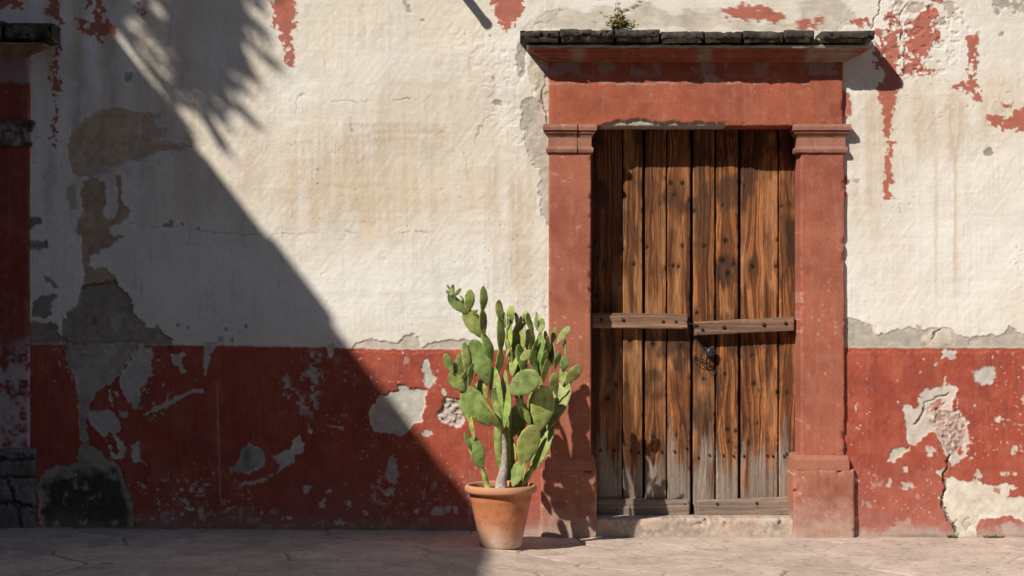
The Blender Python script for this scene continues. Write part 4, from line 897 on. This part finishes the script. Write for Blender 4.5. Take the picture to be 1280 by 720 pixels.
# base px, tip px, width px, yaw deg, depth at base / tip (m, relative to the pot's axis, - is nearer), bend
PADS = [
    # top-left arm
    (627, 532, 617, 462, 26, 55, .0, .02), (616, 452, 605, 418, 19, 55, .02, .03), (605.5, 423, 582, 389, 23, 25, .03, .02), (606, 421, 603, 388, 17, 58, .03, .05),
    (583, 392, 561, 369, 14, 20, .02, -.01), (585, 391, 588, 363, 15, 28, .02, .03), (603, 391, 604.5, 359, 13, 38, .05, .06),
    (566, 370, 566, 356, 6, 25, -.01, -.01), (567.5, 370, 576, 361, 5.5, 15, -.01, -.02), (564.5, 369.5, 558, 363.5, 4.5, 20, -.01, .0), (563, 366, 559.5, 355.5, 3.5, 40, -.005, .0), (581, 382, 575.5, 370, 5, 55, .02, .04), (589, 390, 597, 388, 5, 20, .02, .0),
    # middle uprights
    (622, 470, 626, 438, 18, 60, .02, .04), (627, 443, 625, 399, 15, 45, .03, .04), (624.5, 402, 623.5, 376, 13, 38, .04, .03), (633, 446, 638, 404, 16, 58, .05, .07), (631, 410, 630, 391, 8, 50, .06, .06), (638, 407, 640, 383, 13, 40, .07, .06), (646, 406, 645, 391, 7, 45, .08, .08),
    (645, 452, 650, 404, 22, -35, .09, .12), (655, 407, 658, 389, 10, 50, .12, .11), (666, 417, 659, 392, 12, 50, .11, .08), (659, 438, 664, 412, 18, -40, .11, .14),
    (673, 470, 675, 416, 18, 58, .06, .05), (672, 414, 670, 391, 9, 55, .06, .07), (674.5, 418, 677.5, 398, 10, -25, .05, .05), (668, 437, 652, 449, 12, 10, .05, -.03), (683, 458, 681.5, 415, 15, -62, .09, .11),
    (672, 468, 664, 438, 12, 40, .03, .0), (677, 467, 683, 438, 12, 45, .03, .03),
    (691, 456, 690, 428, 12, -60, .09, .11), (690.5, 430, 694, 410, 8, -25, .11, .12), (695, 430, 711.5, 409, 11, -25, .11, .11), (706, 446, 707, 425, 8, 62, .12, .14),
    # left low cluster
    (627, 540, 600, 500, 26, 62, -.03, -.06), (613, 532, 581, 486, 28, 12, -.02, -.06), (581, 489, 562, 468, 16, 15, -.06, -.09), (566, 467, 556.5, 443, 11.5, 12, -.09, -.10), (581, 489, 574, 444, 16, 30, -.06, -.04), (584, 470, 581, 429, 13, 35, -.04, -.03), (585, 482, 591, 455, 12, 50, -.04, -.02),
    (610, 480, 591, 427, 26, 14, .0, .0), (607, 500, 599, 476, 20, -35, .03, .06), (586, 528, 577, 500, 11, 45, -.02, .0), (574, 484, 582, 464, 9, 50, -.07, -.05),
    # centre mass
    (634, 545, 632, 466, 22, 62, .02, .03), (635, 492, 672, 468, 28, -8, -.10, -.15), (631, 535, 635.5, 490, 18, 64, -.06, -.10), (638, 548, 652, 506, 28, -40, .06, .10), (663, 530, 647, 499, 14, 18, -.03, -.06), (664, 538, 665, 492, 18, 60, .0, -.01),
    (647, 500, 648, 456, 20, -40, .05, .06), (640, 470, 643, 440, 18, -45, .05, .08),
    # right
    (674, 538, 681, 485, 30, 22, -.05, -.07), (684, 536, 707, 478, 30, -38, .02, .06), (689, 491, 693, 466, 11, 20, -.02, -.05), (677, 486, 673, 470, 10, 40, -.06, -.05), (704, 482, 703, 460, 13, -40, .05, .08), (703, 464, 708, 446, 12, 8, .06, .05), (708, 481, 724.5, 457, 16, 22, .05, .02), (697, 497, 693, 474, 14, -50, .05, .08), (684, 462, 688, 436, 13, -45, .09, .12),
    (652, 582, 667, 533, 28, 20, -.03, -.04), (664, 590, 689, 531, 26, -42, .03, .04), (639, 592, 637, 543, 18, 50, .03, .05), (641, 608, 653, 577, 17, -20, -.03, -.03), (650, 608, 656, 580, 14, -55, -.01, -.03), (667, 534, 676, 500, 22, -50, .03, .08),
    (656, 470, 648, 432, 18, 50, .04, .03), (666, 466, 662, 430, 13, 62, .08, .10), (680, 478, 684, 450, 13, 48, .04, .02), (694, 462, 699, 440, 11, 40, .07, .06), (672, 505, 668, 478, 12, 50, .0, -.03),
    (648, 545, 656, 512, 20, 50, .05, .04), (634, 412, 636, 396, 6, 50, .06, .05), (650, 410, 652, 394, 7, -35, .10, .11), (668, 446, 671, 424, 10, 55, .05, .02), (687, 440, 684, 420, 8, 50, .08, .07), (700, 500, 712, 474, 14, -30, .06, .10), (640, 455, 634, 425, 11, 60, .06, .05), (595, 470, 601, 444, 11, 60, .0, .02), (572, 470, 567, 452, 9, 55, -.06, -.04), 
    # left sprout in the pot
    (602.5, 587, 591.5, 548, 18, 18, -.06, -.08), (593, 568, 582, 541, 12, 45, -.07, -.09), (592, 550, 588.5, 522, 11, 55, -.08, -.07)]
def cactus():
    root = empty('prickly_pear_cactus', (PCX, PC_Y, PGZ + .30)); tag(root, 'large prickly pear cactus with many green pads, growing in the terracotta pot', 'cactus')
    rgp = random.Random(21)
    for i, (bx, by, tx, ty, wd, yw, yb, yt) in enumerate(PADS):
        if abs(yw) >= 38 and rgp.random() < .4: yw = -yw
        B = Vector(W(bx, by, PC_Y + yb)); T = Vector(W(tx, ty, PC_Y + yt)); L = (T - B).length
        # give foreshortened pads their own slight tip towards or away
        T = B + (T - B) * 1.03; V, Q = pad_mesh(B, T, wd * (1.06 if wd > 15 else .97) / 229.6, math.radians(yw), bend=R0.uniform(-.08, .08), seed=i)
        o = child('pad', np_mesh('m', V, Q, None, np.ones(len(Q), bool)), M_PAD, root); rebase(o, B)
    def st(name, pts, rad, mat):
        P = [Vector(W(a, b, PC_Y + y)) for a, b, y in pts]
        v, q = tube(P, rad, 14)
        n = fbm(v[:, 0] * 220 + v[:, 1] * 150 + 900, v[:, 2] * 220 + 100, 5, 3, 850) - .5; ctr = v.mean(0)
        v[:, 0] += n * .006; v[:, 1] += (fbm(v[:, 0] * 220, v[:, 2] * 220, 5, 3, 851) - .5) * .006
        o = child(name, np_mesh('m', v, q, None, np.ones(len(q), bool)), mat, root); return rebase(o, P[0])
    st('stem', [(626, 612, -.03), (627, 600, -.03), (629, 590, -.03), (630.5, 578, -.025), (631, 566, -.02), (630, 552, -.01), (628, 538, .0)], [.034, .029, .024, .019, .016, .018, .015], M_CORK)
    st('stem', [(631, 590, .01), (625, 578, .0), (623.5, 560, -.01), (623, 545, -.005), (624, 526, .0), (622, 505, .0), (619, 485, .01)], [.020, .024, .025, .025, .026, .028, .022], M_PAD)
    st('stem', [(634, 600, .02), (635, 580, .02), (634, 560, .02), (634, 540, .02), (637, 515, .02)], [.018, .020, .020, .022, .016], M_PAD)
    st('stem', [(610, 611, -.05), (607, 600, -.055), (604, 590, -.06), (602.5, 583, -.06)], [.016, .015, .013, .012], M_PAD)
    st('stem', [(648, 611, .02), (656, 600, .03), (663, 590, .03), (666, 583, .03)], [.018, .018, .016, .012], M_PAD)
    st('stem', [(671, 535, .0), (674, 500, .04), (676, 468, .06)], [.010, .012, .010], M_PAD)
    st('stem', [(655, 560, .04), (652, 515, .08), (648, 450, .09), (645, 440, .09)], [.012, .013, .012, .010], M_PAD)
cactus()

# ------------------------------------------------------------------ weed on the cornice, tufts of moss
def leaves_mesh(pts, size, rng, elong=1.7, droop=None):
    V = []; Q = []
    for p in pts:
        d = Vector((rng.gauss(0, 1), rng.gauss(0, 1), rng.gauss(.2, 1)))
        if droop: d = d * .55 + Vector(droop)
        d.normalize(); s = d.cross(Vector((rng.gauss(0, 1), rng.gauss(0, 1), rng.gauss(0, 1)))).normalized()
        n = d.cross(s); L = size * rng.uniform(.6, 1.3); b = len(V); p = Vector(p)
        V += [p, p + d * L * .5 + s * L * .5 / elong + n * L * .08, p + d * L, p + d * L * .5 - s * L * .5 / elong + n * L * .08]; Q.append((b, b + 1, b + 2, b + 3))
    return np.array(V), np.array(Q)
def weed():
    rng = random.Random(3); y = -.15
    base = Vector(W(772, 37, y)); root = empty('weed', base); tag(root, 'scrubby yellow green weed rooted in a joint on top of the cornice', 'plant')
    V = []; Q = []; n = 0; pts = []
    for k in range(16):
        tx = rng.gauss(771, 12); ty = rng.uniform(14, 33)
        if k > 11: tx = rng.uniform(780, 797); ty = rng.uniform(24, 38)
        tip = Vector(W(tx, ty, y + rng.uniform(-.09, .07))); mid = (base + tip) / 2 + Vector((rng.gauss(0, .012), rng.gauss(0, .012), .012))
        v, q = tube([base + Vector((rng.gauss(0, .012), 0, -.015)), mid, tip], [.0022, .0018, .001], 5); V.append(v); Q.append(q + n); n += len(v)
        for j in range(30):
            t = rng.uniform(.35, 1.05); p = base.lerp(tip, t) + Vector((rng.gauss(0, .010), rng.gauss(0, .016), rng.gauss(0, .010))); pts.append(p)
    v, q = tube([base, W(773, 12, y), W(772, 1, y - .01)], [.002, .0015, .001], 5); V.append(v); Q.append(q + n)
    for j in range(12): pts.append(Vector(W(773 + rng.gauss(0, 1.5), rng.uniform(2, 14), y)))
    child('stems', np_mesh('m', np.concatenate(V), np.concatenate(Q)), M_BARK, root)
    v, q = leaves_mesh(pts, .022, rng); child('leaves', np_mesh('m', v, q), M_WEED, root)
weed()
def tuft(px, wpx, label):
    rng = random.Random(int(px)); X = (px - 640) / 220; z = float(ground_z(np.array(X), np.array(-.02)))
    pts = [(X + max(-1.6, min(1.6, rng.gauss(0, 1))) * wpx / 500, -.03 + rng.uniform(-.011, .011), z + abs(rng.gauss(0, .005))) for k in range(260)]
    v, q = leaves_mesh(pts, .011, rng); o = link('moss_tuft', np_mesh('m', v - np.array([X, -.03, z]), q), M_MOSS, None, (X, -.03, z)); tag(o, label, 'moss', 'moss at the wall foot')
tuft(1241, 16, 'larger green moss tuft at the foot of the wall, far right'); tuft(1189, 8, 'smaller moss tuft at the foot of the wall below the long crack')

# ------------------------------------------------------------------ things beyond the frame that cast the shade
def spout():
    a = Vector((-.58, .02, 3.455)); root = empty('rain_spout', a); tag(root, 'thin clay rain spout jutting from the wall above the frame', 'spout')
    v, q = tube([a, a + Vector((0, -.2, 0)), a + Vector((0, -.47, -.012))], [.03, .027, .024], 14); child('pipe', np_mesh('m', v, q, None, np.ones(len(q), bool)), M_POT, root)
    v, q = tube([a + Vector((0, -.46, -.012)), a + Vector((0, -.48, -.012))], [.028, .028], 14); child('lip', np_mesh('m', v, q), M_POT, root)
EDGE_X, EDGE_Z = -4.3, 5.36
def side_wall():
    def cf(px, py):
        n = fbm(px * .3, py * .3, 30, 4, 900); return np.broadcast_to(C3(.34, .25, .2), px.shape + (3,)) * (.7 + .6 * n[..., None])
    bm = bmesh.new()
    def box(x0, x1, y0, y1, z0, z1):
        r = bmesh.ops.create_cube(bm, size=1); bmesh.ops.scale(bm, vec=(x1 - x0, y1 - y0, z1 - z0), verts=r['verts']); bmesh.ops.translate(bm, vec=((x0 + x1) / 2, (y0 + y1) / 2, (z0 + z1) / 2), verts=r['verts'])
    box(EDGE_X - .45, EDGE_X - .02, -13, -.02, -.3, EDGE_Z - .12); me = bpy.data.meshes.new('m'); bmesh.ops.bevel(bm, geom=bm.edges[:], offset=.012, segments=2, affect='EDGES'); bm.to_mesh(me); bm.free()
    root = empty('side_wall', (EDGE_X, -3, 0)); tag(root, 'tall plain stucco wall beyond the left edge that throws the large diagonal shadow', 'wall')
    child('masonry', me, M_DARKST, root)
    bm = bmesh.new(); y_ = -13.05; rg = random.Random(4)
    while y_ < -.2:
        y2 = min(-.13, y_ + rg.uniform(.25, .5)); box(EDGE_X - .5, EDGE_X + rg.uniform(-.025, .0), y_, y2 - .004, EDGE_Z - .118, EDGE_Z + rg.uniform(-.03, .012)); y_ = y2
    me = bpy.data.meshes.new('m'); bmesh.ops.bevel(bm, geom=bm.edges[:], offset=.02, segments=2, affect='EDGES'); bm.to_mesh(me); bm.free()
    child('coping', me, M_DARKST, root); root.rotation_euler.z = -.038
def tree():
    rng = random.Random(11); b = Vector((-5.9, -3.1, -.1)); root = empty('tree', b); tag(root, 'leafy tree behind the tall side wall, beyond the left edge', 'tree')
    V = []; Q = []; n = 0
    def tb(P, r):
        nonlocal n
        v, q = tube(P, r, 9); V.append(v); Q.append(q + n); n += len(v)
    top = Vector((-5.75, -3.1, 6.7)); tb([b, b + Vector((.08, 0, 2.3)), b + Vector((-.02, .05, 4.6)), top], [.2, .16, .13, .09])
    pts = []
    # crown clumps, from where their shade falls on the wall (photo pixels, radius, leaves)
    for sx, sy, rp, cnt in ((225, -70, 60, 420), (232, 12, 40, 270), (245, 55, 26, 120), (212, 60, 22, 60), (265, 92, 15, 24), (284, 42, 17, 22), (308, 60, 10, 7), (296, 76, 7, 4), (262, 10, 24, 60), (284, 128, 6, 5), (228, 98, 14, 24), (242, 124, 9, 9), (182, 72, 13, 18), (200, 104, 11, 14), (216, 128, 8, 8), (215, -120, 60, 400), (40, -240, 90, 700), (262, -70, 34, 120), (205, 30, 14, 30)):
        t = 3.05 + rng.uniform(-.15, .2); r = rp / 220
        c = Vector(((sx - 640) / 220 - .95 * t, -t, CAM_Z + (360 - sy) / 220 + 1.18 * t)); m = top.lerp(c, .5) + Vector((rng.uniform(-.1, .1), rng.uniform(-.1, .1), .25)); tb([top - Vector((0, 0, rng.uniform(0, .8))), m, c], [.045, .022, .006])
        for j in range(int(cnt * .5) + 1):
            d = Vector((rng.gauss(0, 1), rng.gauss(0, 1), rng.gauss(0, .8))); pts.append(c + d * r * .5)
    child('trunk', np_mesh('m', np.concatenate(V), np.concatenate(Q)), M_BARK, root)
    v, q = leaves_mesh(pts, .22, rng, 5.0, (.55, 0, -1)); child('crown', np_mesh('m', v, q), M_LEAF, root)
def opposite():  # unseen block added to cut the sky light and deepen the shade
    bm = bmesh.new()
    def box(x0, x1, y0, y1, z0, z1):
        r_ = bmesh.ops.create_cube(bm, size=1); bmesh.ops.scale(bm, vec=(x1 - x0, y1 - y0, z1 - z0), verts=r_['verts']); bmesh.ops.translate(bm, vec=((x0 + x1) / 2, (y0 + y1) / 2, (z0 + z1) / 2), verts=r_['verts'])
    def done(name, mat, root):
        nonlocal bm
        me = bpy.data.meshes.new('m'); bm.to_mesh(me); bm.free(); bm = bmesh.new(); return child(name, me, mat, root)
    root = empty('building', (0, -15, 0)); tag(root, 'brown stucco building added unseen across the street to cut the sky light', 'building')
    box(-16, 16, -22, -14.5, -.3, 13.8); wl = done('wall', M_STUCCO, root)
    box(-16.2, 16.2, -22.2, -14.2, 13.8, 14.2); done('added_roof', M_DARKST, root)
    for i in range(8):
        for j in range(3):
            x = -13.5 + i * 3.8; z = .1 if j == 0 else .6 + j * 3.6; h_ = 2.6 if j == 0 else 1.9
            box(x - .65, x + .65, -14.52, -14.44, z, z + h_); wd = done('window', M_BARK, wl)
            wd.name = 'door' if j == 0 else 'window'
    bm.free()
spout(); side_wall(); tree(); opposite()
